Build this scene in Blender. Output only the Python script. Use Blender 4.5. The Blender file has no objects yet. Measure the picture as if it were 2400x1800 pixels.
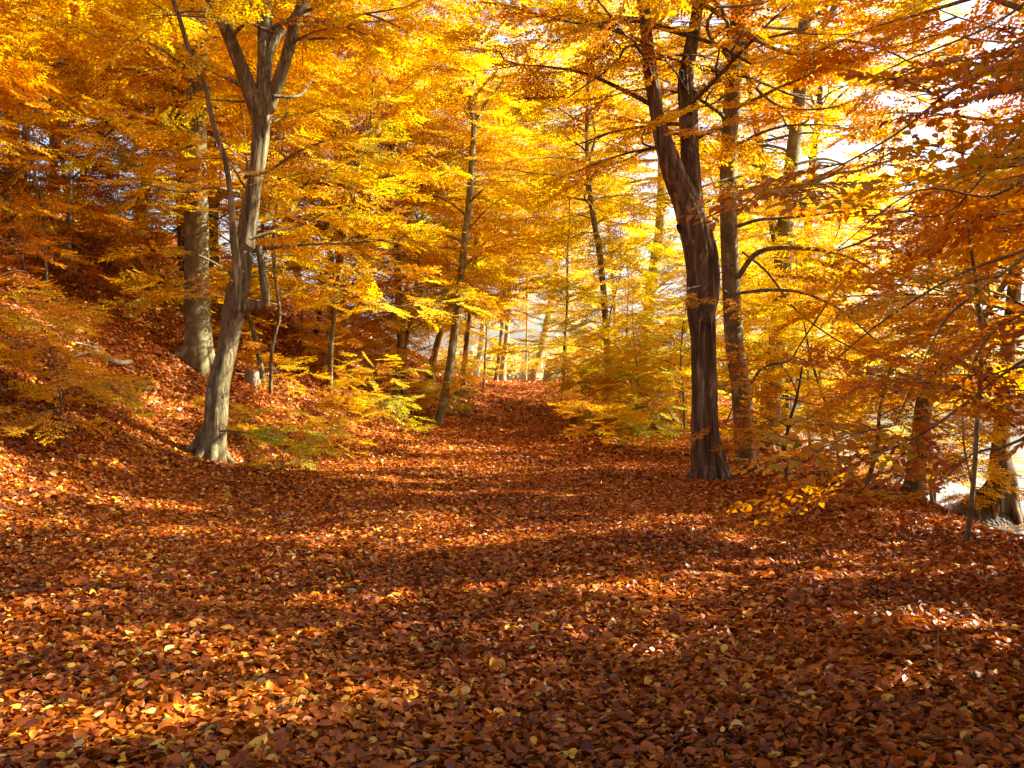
import bpy, math, random
import numpy as np
from mathutils import Vector

C = bpy.context.scene
COL = C.collection
R = math.radians

# ------------------------------------------------------------------ camera
F_PX, CX, CY, EYE = 2355.0, 1200.0, 900.0, 1.6
cam_d = bpy.data.cameras.new('camera')
cam = bpy.data.objects.new('camera', cam_d)
COL.objects.link(cam)
cam.location = (0, 0, EYE)
cam.rotation_euler = (R(90), 0, 0)
cam_d.sensor_width = 36.0
cam_d.lens = 36.0 * F_PX / 2400.0
cam_d.clip_start = 0.05
cam_d.clip_end = 3000
C.camera = cam

# ------------------------------------------------------------------ light
SUN_AZ, SUN_EL = 74.0, 36.0
w = bpy.data.worlds.new('World')
C.world = w
w.use_nodes = True
nt = w.node_tree
bg = nt.nodes['Background']
sky = nt.nodes.new('ShaderNodeTexSky')
sky.sky_type = 'NISHITA'
sky.sun_disc = False
sky.sun_elevation = R(SUN_EL)
sky.sun_rotation = R(SUN_AZ)
sky.air_density = 1.0
sky.dust_density = 4.0
sky.ozone_density = 1.0
nt.links.new(sky.outputs[0], bg.inputs[0])
bg.inputs[1].default_value = 0.07
sl = bpy.data.lights.new('sun', 'SUN')
sl.energy = 5.0
sl.angle = R(0.53)
sl.color = (1.0, 0.91, 0.72)
so = bpy.data.objects.new('sun', sl)
COL.objects.link(so)
sdir = Vector((math.sin(R(SUN_AZ)) * math.cos(R(SUN_EL)), math.cos(R(SUN_AZ)) * math.cos(R(SUN_EL)), math.sin(R(SUN_EL))))
so.rotation_euler = (-sdir).to_track_quat('-Z', 'Y').to_euler()
so.location = (60, 40, 60)
C.view_settings.view_transform = 'Standard'
C.view_settings.look = 'None'
C.view_settings.exposure = 2.5
C.view_settings.gamma = 1.0
cy = C.cycles
cy.max_bounces = 9
cy.diffuse_bounces = 5
cy.transmission_bounces = 7
cy.glossy_bounces = 2
cy.volume_bounces = 0
cy.caustics_reflective = False
cy.caustics_refractive = False
cy.use_denoising = True
cy.denoiser = 'OPENIMAGEDENOISE'
cy.denoising_input_passes = 'RGB_ALBEDO_NORMAL'
cy.use_adaptive_sampling = False
C.render.use_persistent_data = False

# ------------------------------------------------------------------ materials
def mat(name):
    m = bpy.data.materials.new(name)
    m.use_nodes = True
    t = m.node_tree
    for n in list(t.nodes):
        t.nodes.remove(n)
    out = t.nodes.new('ShaderNodeOutputMaterial')
    return m, t, out

def N(t, kind, **kw):
    n = t.nodes.new(kind)
    for k, v in kw.items():
        setattr(n, k, v)
    return n

def ramp(t, stops, interp='LINEAR'):
    n = t.nodes.new('ShaderNodeValToRGB')
    n.color_ramp.interpolation = interp
    els = n.color_ramp.elements
    while len(els) > 1:
        els.remove(els[-1])
    els[0].position = stops[0][0]
    els[0].color = (*stops[0][1], 1)
    for p, c in stops[1:]:
        e = els.new(p)
        e.color = (*c, 1)
    return n

def leaf_material(name, stops, trans=0.5, rough=0.5, spec=0.25, tsat=True):
    """colour from the per-leaf attribute 'tint', shifted per plant by the object colour's red"""
    m, t, out = mat(name)
    at = N(t, 'ShaderNodeAttribute', attribute_name='tint')
    oi = N(t, 'ShaderNodeObjectInfo')
    sep = N(t, 'ShaderNodeSeparateColor')
    t.links.new(oi.outputs['Color'], sep.inputs[0])
    add = N(t, 'ShaderNodeMath', operation='ADD')
    t.links.new(at.outputs['Fac'], add.inputs[0])
    sub = N(t, 'ShaderNodeMath', operation='SUBTRACT')
    t.links.new(sep.outputs[0], sub.inputs[0])
    sub.inputs[1].default_value = 0.5
    t.links.new(sub.outputs[0], add.inputs[1])
    rp = ramp(t, stops)
    t.links.new(add.outputs[0], rp.inputs[0])
    p = N(t, 'ShaderNodeBsdfPrincipled')
    t.links.new(rp.outputs[0], p.inputs['Base Color'])
    p.inputs['Roughness'].default_value = rough
    p.inputs['Specular IOR Level'].default_value = spec
    tr = N(t, 'ShaderNodeBsdfTranslucent')
    hs = N(t, 'ShaderNodeHueSaturation')
    hs.inputs['Saturation'].default_value = 1.08
    hs.inputs['Value'].default_value = 1.0
    t.links.new(rp.outputs[0], hs.inputs['Color'])
    t.links.new(hs.outputs[0], tr.inputs[0])
    mx = N(t, 'ShaderNodeMixShader')
    mx.inputs[0].default_value = trans
    t.links.new(p.outputs[0], mx.inputs[1])
    t.links.new(tr.outputs[0], mx.inputs[2])
    t.links.new(mx.outputs[0], out.inputs[0])
    return m

RUST, BROWN = (0.20, 0.035, 0.004), (0.13, 0.035, 0.008)
ORANGE, AMBER = (0.50, 0.125, 0.004), (0.68, 0.27, 0.005)
GOLD, YELLOW = (0.74, 0.40, 0.006), (0.80, 0.55, 0.010)
LIME = (0.45, 0.46, 0.03)
GREEN = (0.16, 0.24, 0.025)
M_LEAF = leaf_material('beech_foliage', [(0.0, RUST), (0.22, ORANGE), (0.42, AMBER), (0.62, GOLD), (0.85, YELLOW), (1.05, YELLOW), (1.2, LIME)], 0.54, 0.6, 0.12)
M_LEAF_FRONT = leaf_material('hanging_foliage', [(0.0, RUST), (0.3, (0.46, 0.11, 0.010)), (0.55, (0.62, 0.22, 0.012)), (0.75, (0.66, 0.34, 0.016)), (0.92, (0.42, 0.34, 0.03)), (1.1, GREEN)], 0.55, 0.45, 0.2)
M_LIME = leaf_material('green_yellow_foliage', [(0.0, (0.62, 0.33, 0.012)), (0.35, (0.72, 0.5, 0.02)), (0.65, LIME), (1.0, GREEN)], 0.5)
M_LITTER = leaf_material('fallen_leaf', [(0.0, (0.045, 0.012, 0.003)), (0.16, (0.12, 0.023, 0.003)), (0.45, (0.30, 0.064, 0.003)), (0.70, (0.45, 0.125, 0.005)),
                                         (0.84, (0.55, 0.22, 0.022)), (0.93, (0.70, 0.40, 0.03)), (0.975, (0.55, 0.36, 0.12)), (1.0, (0.26, 0.25, 0.06))], 0.18, 0.42, 0.26)

def bark_material(name, dark, mid, light, stretch=5.0, scale=7.0, bump=0.5, algae=0.25, furrow=True):
    m, t, out = mat(name)
    tc = N(t, 'ShaderNodeTexCoord')
    mp = N(t, 'ShaderNodeMapping')
    mp.inputs['Scale'].default_value = (1, 1, 1.0 / stretch)
    t.links.new(tc.outputs['Object'], mp.inputs[0])
    n1 = N(t, 'ShaderNodeTexNoise')
    n1.inputs['Scale'].default_value = scale
    n1.inputs['Detail'].default_value = 8
    n1.inputs['Roughness'].default_value = 0.65
    n1.inputs['Distortion'].default_value = 0.6
    t.links.new(mp.outputs[0], n1.inputs['Vector'])
    n2 = N(t, 'ShaderNodeTexNoise')
    n2.inputs['Scale'].default_value = 1.7
    n2.inputs['Detail'].default_value = 5
    n2.inputs['Roughness'].default_value = 0.6
    t.links.new(tc.outputs['Object'], n2.inputs['Vector'])
    r1 = ramp(t, [(0.30, dark), (0.52, mid), (0.72, light)])
    t.links.new(n1.outputs[0], r1.inputs[0])
    mx = N(t, 'ShaderNodeMix', data_type='RGBA')
    r2 = ramp(t, [(0.45, (0, 0, 0)), (0.68, (1, 1, 1))])
    t.links.new(n2.outputs[0], r2.inputs[0])
    ml = N(t, 'ShaderNodeMath', operation='MULTIPLY')
    ml.inputs[1].default_value = algae
    t.links.new(r2.outputs[0], ml.inputs[0])
    t.links.new(ml.outputs[0], mx.inputs[0])
    t.links.new(r1.outputs[0], mx.inputs[6])
    mx.inputs[7].default_value = (0.10, 0.115, 0.035, 1)
    n3 = N(t, 'ShaderNodeTexNoise')
    n3.inputs['Scale'].default_value = scale * 3.2
    n3.inputs['Detail'].default_value = 6
    n3.inputs['Roughness'].default_value = 0.7
    t.links.new(mp.outputs[0], n3.inputs['Vector'])
    r3 = ramp(t, [(0.34, (0.45, 0.42, 0.40)), (0.52, (1, 1, 1)), (0.75, (1.25, 1.22, 1.15))])
    t.links.new(n3.outputs[0], r3.inputs[0])
    mm = N(t, 'ShaderNodeMix', data_type='RGBA', blend_type='MULTIPLY')
    mm.inputs[0].default_value = min(1.0, bump * 1.4)
    t.links.new(mx.outputs[2], mm.inputs[6])
    t.links.new(r3.outputs[0], mm.inputs[7])
    mx = mm
    p = N(t, 'ShaderNodeBsdfPrincipled')
    p.inputs['Roughness'].default_value = 0.85
    p.inputs['Specular IOR Level'].default_value = 0.2
    t.links.new(mx.outputs[2], p.inputs['Base Color'])
    b = N(t, 'ShaderNodeBump')
    b.inputs['Strength'].default_value = bump
    b.inputs['Distance'].default_value = 0.03
    t.links.new(n1.outputs[0], b.inputs['Height'])
    t.links.new(b.outputs[0], p.inputs['Normal'])
    t.links.new(p.outputs[0], out.inputs[0])
    return m

M_BEECH = bark_material('beech_bark', (0.065, 0.053, 0.023), (0.15, 0.126, 0.06), (0.37, 0.33, 0.20), 1.6, 6.0, 0.25, 0.35)
M_SUNLIT_BEECH = bark_material('sunlit_beech_bark', (0.16, 0.135, 0.07), (0.33, 0.28, 0.165), (0.52, 0.46, 0.31), 1.6, 6.0, 0.25, 0.3)  # beech bark lightened: sunlight put into the colour of the far central trunks
M_HORN = bark_material('hornbeam_bark', (0.042, 0.030, 0.013), (0.165, 0.128, 0.062), (0.43, 0.37, 0.22), 9.0, 14.0, 1.0, 0.25)
M_DARK = bark_material('furrowed_bark', (0.022, 0.013, 0.006), (0.10, 0.066, 0.034), (0.34, 0.26, 0.165), 10.0, 9.0, 1.0, 0.1)
M_TWIG = bark_material('twig_bark', (0.05, 0.032, 0.02), (0.10, 0.068, 0.042), (0.20, 0.15, 0.10), 3.0, 20.0, 0.3, 0.0)
M_DEAD = bark_material('dead_wood', (0.12, 0.085, 0.06), (0.28, 0.22, 0.16), (0.45, 0.38, 0.3), 6.0, 20.0, 0.6, 0.1)

def ground_material():
    m, t, out = mat('leaf_covered_soil')
    tc = N(t, 'ShaderNodeTexCoord')
    v = N(t, 'ShaderNodeTexVoronoi')
    v.inputs['Scale'].default_value = 15.0
    v.inputs['Randomness'].default_value = 1.0
    nz = N(t, 'ShaderNodeTexNoise')
    nz.inputs['Scale'].default_value = 6.0
    nz.inputs['Detail'].default_value = 4
    mxv = N(t, 'ShaderNodeMix', data_type='VECTOR')
    mxv.inputs[0].default_value = 0.06
    t.links.new(tc.outputs['Object'], mxv.inputs[4])
    t.links.new(nz.outputs[1], mxv.inputs[5])
    t.links.new(mxv.outputs[1], v.inputs['Vector'])
    sp = N(t, 'ShaderNodeSeparateColor')
    t.links.new(v.outputs['Color'], sp.inputs[0])
    r = ramp(t, [(0.0, (0.05, 0.016, 0.006)), (0.25, (0.17, 0.04, 0.008)), (0.6, (0.34, 0.085, 0.011)), (0.85, (0.48, 0.16, 0.016)), (1.0, (0.6, 0.3, 0.03))])
    t.links.new(sp.outputs[0], r.inputs[0])
    sx = N(t, 'ShaderNodeSeparateXYZ')
    t.links.new(tc.outputs['Object'], sx.inputs[0])
    mr = N(t, 'ShaderNodeMapRange')
    mr.inputs['From Min'].default_value = -0.3
    mr.inputs['From Max'].default_value = -0.65
    nb = N(t, 'ShaderNodeMath', operation='MULTIPLY_ADD')
    t.links.new(nz.outputs[0], nb.inputs[0])
    nb.inputs[1].default_value = 0.5
    t.links.new(sx.outputs[2], nb.inputs[2])
    sb = N(t, 'ShaderNodeMath', operation='SUBTRACT')
    t.links.new(nb.outputs[0], sb.inputs[0])
    sb.inputs[1].default_value = 0.25
    t.links.new(sb.outputs[0], mr.inputs['Value'])
    mud = N(t, 'ShaderNodeMix', data_type='RGBA')
    t.links.new(mr.outputs[0], mud.inputs[0])
    t.links.new(r.outputs[0], mud.inputs[6])
    mud.inputs[7].default_value = (0.030, 0.020, 0.011, 1)
    p = N(t, 'ShaderNodeBsdfPrincipled')
    p.inputs['Roughness'].default_value = 0.8
    p.inputs['Specular IOR Level'].default_value = 0.2
    t.links.new(mud.outputs[2], p.inputs['Base Color'])
    b = N(t, 'ShaderNodeBump')
    b.inputs['Strength'].default_value = 0.9
    b.inputs['Distance'].default_value = 0.05
    ad = N(t, 'ShaderNodeMath', operation='ADD')
    t.links.new(sp.outputs[1], ad.inputs[0])
    t.links.new(v.outputs['Distance'], ad.inputs[1])
    t.links.new(ad.outputs[0], b.inputs['Height'])
    t.links.new(b.outputs[0], p.inputs['Normal'])
    t.links.new(p.outputs[0], out.inputs[0])
    return m

def water_material():
    m, t, out = mat('lake_water')
    tc = N(t, 'ShaderNodeTexCoord')
    n = N(t, 'ShaderNodeTexNoise')
    n.inputs['Scale'].default_value = 2.2
    n.inputs['Detail'].default_value = 5
    t.links.new(tc.outputs['Object'], n.inputs['Vector'])
    b = N(t, 'ShaderNodeBump')
    b.inputs['Strength'].default_value = 0.35
    b.inputs['Distance'].default_value = 0.06
    t.links.new(n.outputs[0], b.inputs['Height'])
    p = N(t, 'ShaderNodeBsdfPrincipled')
    p.inputs['Base Color'].default_value = (0.05, 0.07, 0.07, 1)
    p.inputs['Roughness'].default_value = 0.06
    p.inputs['IOR'].default_value = 1.33
    p.inputs['Specular IOR Level'].default_value = 0.8
    t.links.new(b.outputs[0], p.inputs['Normal'])
    t.links.new(p.outputs[0], out.inputs[0])
    return m

M_GROUND = ground_material()
M_WATER = water_material()

# ------------------------------------------------------------------ terrain
WATER_Z = -0.9
def softplus(s, k):
    return np.logaddexp(0, s * k) / k
def smooth(a, b, x):
    u = np.clip((x - a) / (b - a), 0, 1)
    return u * u * (3 - 2 * u)
def terrain(x, y):
    x = np.asarray(x, float); y = np.asarray(y, float)
    foot = np.interp(y, [-20, 0, 10, 18, 28, 40, 60, 90, 300], [-9, -8, -6.3, -4.9, -3.1, -2.3, -3.0, -7, -40])
    bank = np.interp(y, [-20, 0, 8, 12, 17, 20, 24, 32, 45, 60], [6.6, 5.9, 5.5, 5.9, 6.6, 6.9, 7.5, 8.6, 9.5, 8.5])
    base = smooth(21, 55, y) * 1.75 - smooth(58, 76, y) * 3.9
    s = softplus(foot - x, 1.1)
    hill = 17 * (1 - np.exp(-0.66 * s / 17))
    hill = hill * (1 - smooth(95, 200, y))
    z = base + hill
    und = 0.06 * np.sin(1.3 * x + 0.7 * y) + 0.05 * np.sin(0.9 * y - 1.7 * x + 1) + 0.035 * np.sin(2.9 * x + 1.1) * np.sin(2.3 * y)
    bump = 0.16 * np.sin(0.8 * x + 0.35 * y + 2) + 0.12 * np.sin(1.9 * x - 0.9 * y)
    z = z + und * (0.5 + 0.5 * smooth(0, 3, hill)) + bump * smooth(0.5, 3, hill)
    z = z - 0.05 * np.exp(-((x - 0.2) / 1.6) ** 2) * smooth(8, 20, y)
    z = z - softplus(x - bank, 2.2) * 0.75 * (1 - smooth(90, 120, y))
    z = z + 1.2 * np.exp(-(((x - 8.9) / 0.8) ** 2 + ((y - 18.4) / 0.9) ** 2))
    z = np.maximum(z, -2.4)
    d = np.hypot(x, y)
    far = smooth(230, 330, d) * smooth(-0.6, 0.0, np.arctan2(x, np.maximum(y, 1e-3)))
    z = z + far * 1.8
    return z
def tz(x, y):
    return float(terrain(x, y))
def ray(px, py):
    return (px - CX) / F_PX, (CY - py) / F_PX
def hit(px, py, dmin=2.5, dmax=90):
    """where the line of sight through a spot of the photograph meets the ground"""
    rx, rz = ray(px, py)
    ds = np.arange(dmin, dmax, 0.02)
    below = EYE + rz * ds <= terrain(rx * ds, ds)
    i = int(np.argmax(below))
    if not below[i]:
        i = len(ds) - 1
    return rx * ds[i], ds[i]

# ------------------------------------------------------------------ mesh helpers
def link_mesh(name, V, F, mats, midx=None, tint=None, smooth_=None, parent=None):
    me = bpy.data.meshes.new(name)
    V = np.ascontiguousarray(V, np.float32); F = np.ascontiguousarray(F, np.int32)
    n = len(F)
    me.vertices.add(len(V)); me.vertices.foreach_set('co', V.ravel())
    me.loops.add(n * 4); me.loops.foreach_set('vertex_index', F.ravel())
    me.polygons.add(n)
    me.polygons.foreach_set('loop_start', np.arange(0, n * 4, 4, dtype=np.int32))
    try:
        me.polygons.foreach_set('loop_total', np.full(n, 4, np.int32))
    except Exception:
        pass
    for m in mats:
        me.materials.append(m)
    if midx is not None:
        me.polygons.foreach_set('material_index', np.ascontiguousarray(midx, np.int32))
    if smooth_ is None:
        smooth_ = np.ones(n, bool)
    me.polygons.foreach_set('use_smooth', np.ascontiguousarray(smooth_, bool))
    if tint is not None:
        a = me.attributes.new('tint', 'FLOAT', 'FACE')
        a.data.foreach_set('value', np.ascontiguousarray(tint, np.float32))
    me.update(calc_edges=True)
    o = bpy.data.objects.new(name, me)
    COL.objects.link(o)
    if parent is not None:
        o.parent = parent
    return o

def norm(v):
    return v / np.maximum(np.linalg.norm(v, axis=-1, keepdims=True), 1e-9)

def resample(P, W, step):
    """smooth curve (Catmull-Rom) through the points, resampled"""
    P = np.asarray(P, float); W = np.asarray(W, float)
    Q = np.column_stack([P, W])
    n = len(Q)
    if n == 2:
        k = max(2, int(np.linalg.norm(P[1] - P[0]) / step) + 1)
        u = np.linspace(0, 1, k)[:, None]
        S = Q[0] * (1 - u) + Q[1] * u
    else:
        E = np.vstack([2 * Q[0] - Q[1], Q, 2 * Q[-1] - Q[-2]])
        S = []
        for i in range(n - 1):
            a, b, c, d = E[i], E[i + 1], E[i + 2], E[i + 3]
            k = max(2, int(np.linalg.norm(P[i + 1] - P[i]) / step))
            u = np.linspace(0, 1, k, endpoint=False)[:, None]
            S.append(0.5 * (2 * b + (c - a) * u + (2 * a - 5 * b + 4 * c - d) * u ** 2 + (3 * b - a - 3 * c + d) * u ** 3))
        S = np.vstack(S + [Q[-1:]])
    return S[:, :3], np.maximum(S[:, 3], 0.0015)

def tube(P, Rd, sides=8, flute=0.0, twist=0.0, lump=0.0, rng=None, flare=0.0):
    """swept tube of quads; flute / twist / lump shape the trunk's surface, flare spreads root buttresses at its start"""
    n = len(P)
    T = norm(np.gradient(P, axis=0))
    ref = np.array([1.0, 0, 0]) if abs(T[0][0]) < 0.8 else np.array([0, 1.0, 0])
    A = np.zeros((n, 3))
    a = ref - T[0] * ref.dot(T[0]); a /= np.linalg.norm(a)
    for i in range(n):
        a = a - T[i] * a.dot(T[i]); a /= np.linalg.norm(a)
        A[i] = a
    B = np.cross(T, A)
    th = np.linspace(0, 2 * np.pi, sides, endpoint=False)
    s = np.concatenate([[0], np.cumsum(np.linalg.norm(np.diff(P, axis=0), axis=1))])
    rr = np.ones((n, sides))
    if flute or lump:
        ph = rng.uniform(0, 6.28, 8)
        t = th[None, :] + twist * s[:, None]
        ss = s[:, None]
        rr += flute * (0.5 * np.sin(4 * t + ph[0] + 0.8 * np.sin(0.9 * ss)) + 0.35 * np.sin(7 * t + ph[1] + np.sin(1.7 * ss + 1)) + 0.3 * np.sin(11 * t + ph[2] + 1.3 * np.sin(1.1 * ss)))
        rr += lump * (np.sin(2 * t + ph[3] + 1.7 * ss) * np.sin(2.1 * ss + ph[4]) + 0.7 * np.sin(3 * t + ph[5]) * np.sin(4.3 * ss + ph[6]))
    if flare:
        if rng is None:
            rng = np.random.default_rng(1)
        ph2 = rng.uniform(0, 6.28, 3)
        fl = np.exp(-s / (3.2 * Rd[0]))[:, None]
        rr += flare * fl * (0.55 + 0.45 * np.sin(3 * th + ph2[0])[None, :] + 0.35 * np.sin(5 * th + ph2[1])[None, :])
    V = P[:, None, :] + (A[:, None, :] * np.cos(th)[None, :, None] + B[:, None, :] * np.sin(th)[None, :, None]) * (Rd[:, None] * rr)[:, :, None]
    V = V.reshape(-1, 3)
    i = np.arange(n - 1)[:, None] * sides
    j = np.arange(sides)[None, :]
    j2 = (j + 1) % sides
    F = np.stack([i + j, i + j2, i + sides + j2, i + sides + j], axis=-1).reshape(-1, 4)
    return V, F

class Bag:
    def __init__(s):
        s.V, s.F, s.m, s.t, s.n = [], [], [], [], 0
    def add(s, V, F, mi=0, t=None):
        s.V.append(V); s.F.append(F + s.n); s.n += len(V)
        s.m.append(np.full(len(F), mi) if np.isscalar(mi) else mi)
        s.t.append(np.zeros(len(F)) if t is None else t)
    def link(s, name, mats, parent=None):
        return link_mesh(name, np.vstack(s.V), np.vstack(s.F), mats, np.concatenate(s.m), np.concatenate(s.t), None, parent)

# ------------------------------------------------------------------ leaves
def leaf_shape(kind):
    if kind == 'far':
        return np.array([[0, 0, 0], [0.48, 0.5, 0.10], [1, 0, -0.08], [0.48, -0.5, 0.10]]), np.array([[0, 1, 2, 3]])
    if kind == 'mid':
        return (np.array([[0, 0, 0], [0.30, 0.48, 0.12], [0.72, 0.40, 0.06], [1, 0, -0.08], [0.72, -0.40, 0.06], [0.30, -0.48, 0.12]]),
                np.array([[0, 1, 2, 3], [0, 3, 4, 5]]))
    rows = []
    for tt, hw, zc in ((0, 0.03, 0), (0.16, 0.34, 0.02), (0.42, 0.5, 0.03), (0.72, 0.36, 0.01), (1.0, 0.02, -0.07)):
        for sy in (1, 0, -1):
            rows.append((tt, sy * hw, zc + (0.28 * hw if sy else 0)))
    F = []
    for r in range(4):
        for c in range(2):
            F.append((r * 3 + c, r * 3 + c + 1, r * 3 + c + 4, r * 3 + c + 3))
    return np.array(rows), np.array(F)

def leaves_mesh(pos, d, nrm, L, kind, wid=0.62, curl=None):
    S, F = leaf_shape(kind)
    d = norm(d)
    side = norm(np.cross(nrm, d))
    up = np.cross(d, side)
    L = L[:, None, None]
    Sz = S[None, :, 2:3] * np.ones((len(pos), 1, 1))
    if curl is not None:
        Sz = Sz * curl[:, None, None] + (curl * 0.25)[:, None, None] * ((S[None, :, 0:1] - 0.5) ** 2 - 0.1)
    V = pos[:, None, :] + L * (S[None, :, 0:1] * d[:, None, :] + S[None, :, 1:2] * wid * side[:, None, :] + Sz * up[:, None, :])
    Fs = (F[None] + (np.arange(len(pos)) * len(S))[:, None, None]).reshape(-1, 4)
    return V.reshape(-1, 3), Fs, len(F)

def make_spray(rng, length, nside, leaf, spacing, kind, twigs=True):
    """one flat beech spray lying along +X: main twig, alternate side twigs, leaves both sides"""
    bag = Bag()
    pos, dr, Ls = [], [], []
    def zdrop(x):
        return -0.12 * x * x / length
    wob = rng.normal(0, 0.02, 6).cumsum() * length
    xs = np.linspace(0, length, 6)
    mainP = np.column_stack([xs, wob - wob[0], zdrop(xs)])
    if twigs:
        V, F = tube(mainP, np.linspace(0.0045, 0.0012, 6) * (1 + length * 0.3), 3)
        bag.add(V, F, 1)
    sgn = 1
    for i in range(nside):
        t = 0.10 + 0.86 * (i + rng.uniform(-0.3, 0.3)) / nside
        x0 = t * length
        p0 = np.array([x0, np.interp(x0, xs, mainP[:, 1]), zdrop(x0)])
        ang = sgn * R(rng.uniform(38, 62)); sgn = -sgn
        ln = length * (0.50 * (1 - t) ** 0.8 + 0.10) * rng.uniform(0.7, 1.2) * min(1, 0.55 + t * 2)
        dv = np.array([math.cos(ang), math.sin(ang), rng.normal(-0.03, 0.10)])
        if twigs:
            V, F = tube(np.array([p0, p0 + dv * ln * 0.5 + [0, 0, 0.01], p0 + dv * ln]), np.array([0.0028, 0.002, 0.0008]) * (1 + length * 0.2), 3)
            bag.add(V, F, 1)
        k = max(2, int(ln / spacing))
        ls = 1
        for j in range(k):
            u = (j + 0.6) / k
            la = ang + ls * R(rng.uniform(30, 58)); ls = -ls
            if j == k - 1:
                la = ang
            pos.append(p0 + dv * ln * u)
            dr.append((math.cos(la), math.sin(la), rng.normal(-0.12, 0.22)))
            Ls.append(leaf * rng.uniform(0.7, 1.2))
    k = int(length / spacing * 0.6)
    for j in range(k):
        x0 = length * (j + 0.5) / k
        la = (1 if j % 2 else -1) * R(rng.uniform(35, 60))
        pos.append((x0, np.interp(x0, xs, mainP[:, 1]), zdrop(x0)))
        dr.append((math.cos(la), math.sin(la), rng.normal(-0.1, 0.2)))
        Ls.append(leaf * rng.uniform(0.7, 1.15))
    pos, dr, Ls = np.array(pos), np.array(dr), np.array(Ls)
    nrm = norm(np.array([0, 0, 1.0]) + rng.normal(0, 0.33, (len(pos), 3)))
    V, F, per = leaves_mesh(pos, dr, nrm, Ls, kind)
    tt = np.repeat(np.clip(rng.normal(0, 0.10, len(pos)), -0.28, 0.28), per)
    bag.add(V, F, 0, tt)
    return np.vstack(bag.V), np.vstack(bag.F), np.concatenate(bag.m), np.concatenate(bag.t)

TR = np.random.default_rng(11)
SPRAYS = {
    'far': [make_spray(TR, 1.5, 14, 0.105, 0.052, 'far', True) for _ in range(6)],
    'shade': [make_spray(TR, 1.4, 15, 0.115, 0.036, 'far', True) for _ in range(5)],
    'mid': [make_spray(TR, 1.25, 14, 0.080, 0.040, 'mid', True) for _ in range(8)],
    'near': [make_spray(TR, 0.95, 11, 0.080, 0.048, 'near', True) for _ in range(8)],
}

SUN_DIR = np.array(sdir)
# gaps cut into the crowns so sun falls on these chosen ground and trunk spots
GAPS = []
for _px, _py, _r in [(50, 1715, .34), (25, 1630, .28), (160, 1570, .22), (330, 1675, .16), (10, 1440, .28), (75, 1330, .30), (250, 1260, .25), (860, 1645, .16), (1020, 1632, .17),
                     (1155, 1500, .12), (1190, 1385, .16), (1290, 1370, .12), (1740, 1410, .22), (2020, 1440, .2), (2330, 1480, .26), (2385, 1515, .25), (1690, 1350, .22),
                     (1800, 1352, .16), (1990, 1295, .24), (2130, 1320, .18), (2290, 1350, .2), (1790, 1230, .22), (1700, 1265, .15), (1250, 1228, .25), (1370, 1255, .18), (1250, 1160, .22),
                     (1080, 1203, .24), (735, 1258, .22), (1000, 1270, .14), (600, 1360, .14), (420, 1440, .16), (540, 1200, .2), (60, 1540, .12), (1500, 1240, .2), (2200, 1640, .1), (720, 1110, .3), (900, 1130, .25), (330, 1110, .4)]:
    _x, _y = hit(_px, _py)
    GAPS.append((_x, _y, tz(_x, _y), _r))
for _px, _py, _r in [(1150, 1092, .3), (1000, 1066, .35), (1230, 1040, .4), (1100, 1030, .4), (980, 1090, .3), (1180, 1000, .5), (1240, 975, .6), (150, 1180, .4), (60, 1100, .4), (380, 960, .35), (620, 905, .4)]:
    _x, _y = hit(_px, _py)
    GAPS.append((_x, _y, tz(_x, _y), _r))
for _foot, _spots in [((494, 1074), [(490, 1052, .30), (505, 1010, .12), (525, 870, .14), (612, 300, .30), (598, 400, .25), (585, 510, .2), (545, 110, .2)]),
                      ((465, 858), [(470, 520, .35), (455, 640, .2), (475, 720, .28), (480, 820, .25), (450, 380, .25)])]:
    _x, _y = hit(*_foot)
    for _px, _py, _r in _spots:
        GAPS.append(((_px - CX) / F_PX * _y, _y, EYE + (CY - _py) / F_PX * _y, _r))
GAPS = np.array(GAPS)
def in_gap(p, half):
    """does a clump of leaves of this half-size stand in one of the canopy gaps"""
    d = np.asarray(p)[None, :] - GAPS[:, :3]
    q = d - (d @ SUN_DIR)[:, None] * SUN_DIR
    return bool(np.any(np.linalg.norm(q, axis=1) < GAPS[:, 3] * 0.9 + half))

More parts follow.
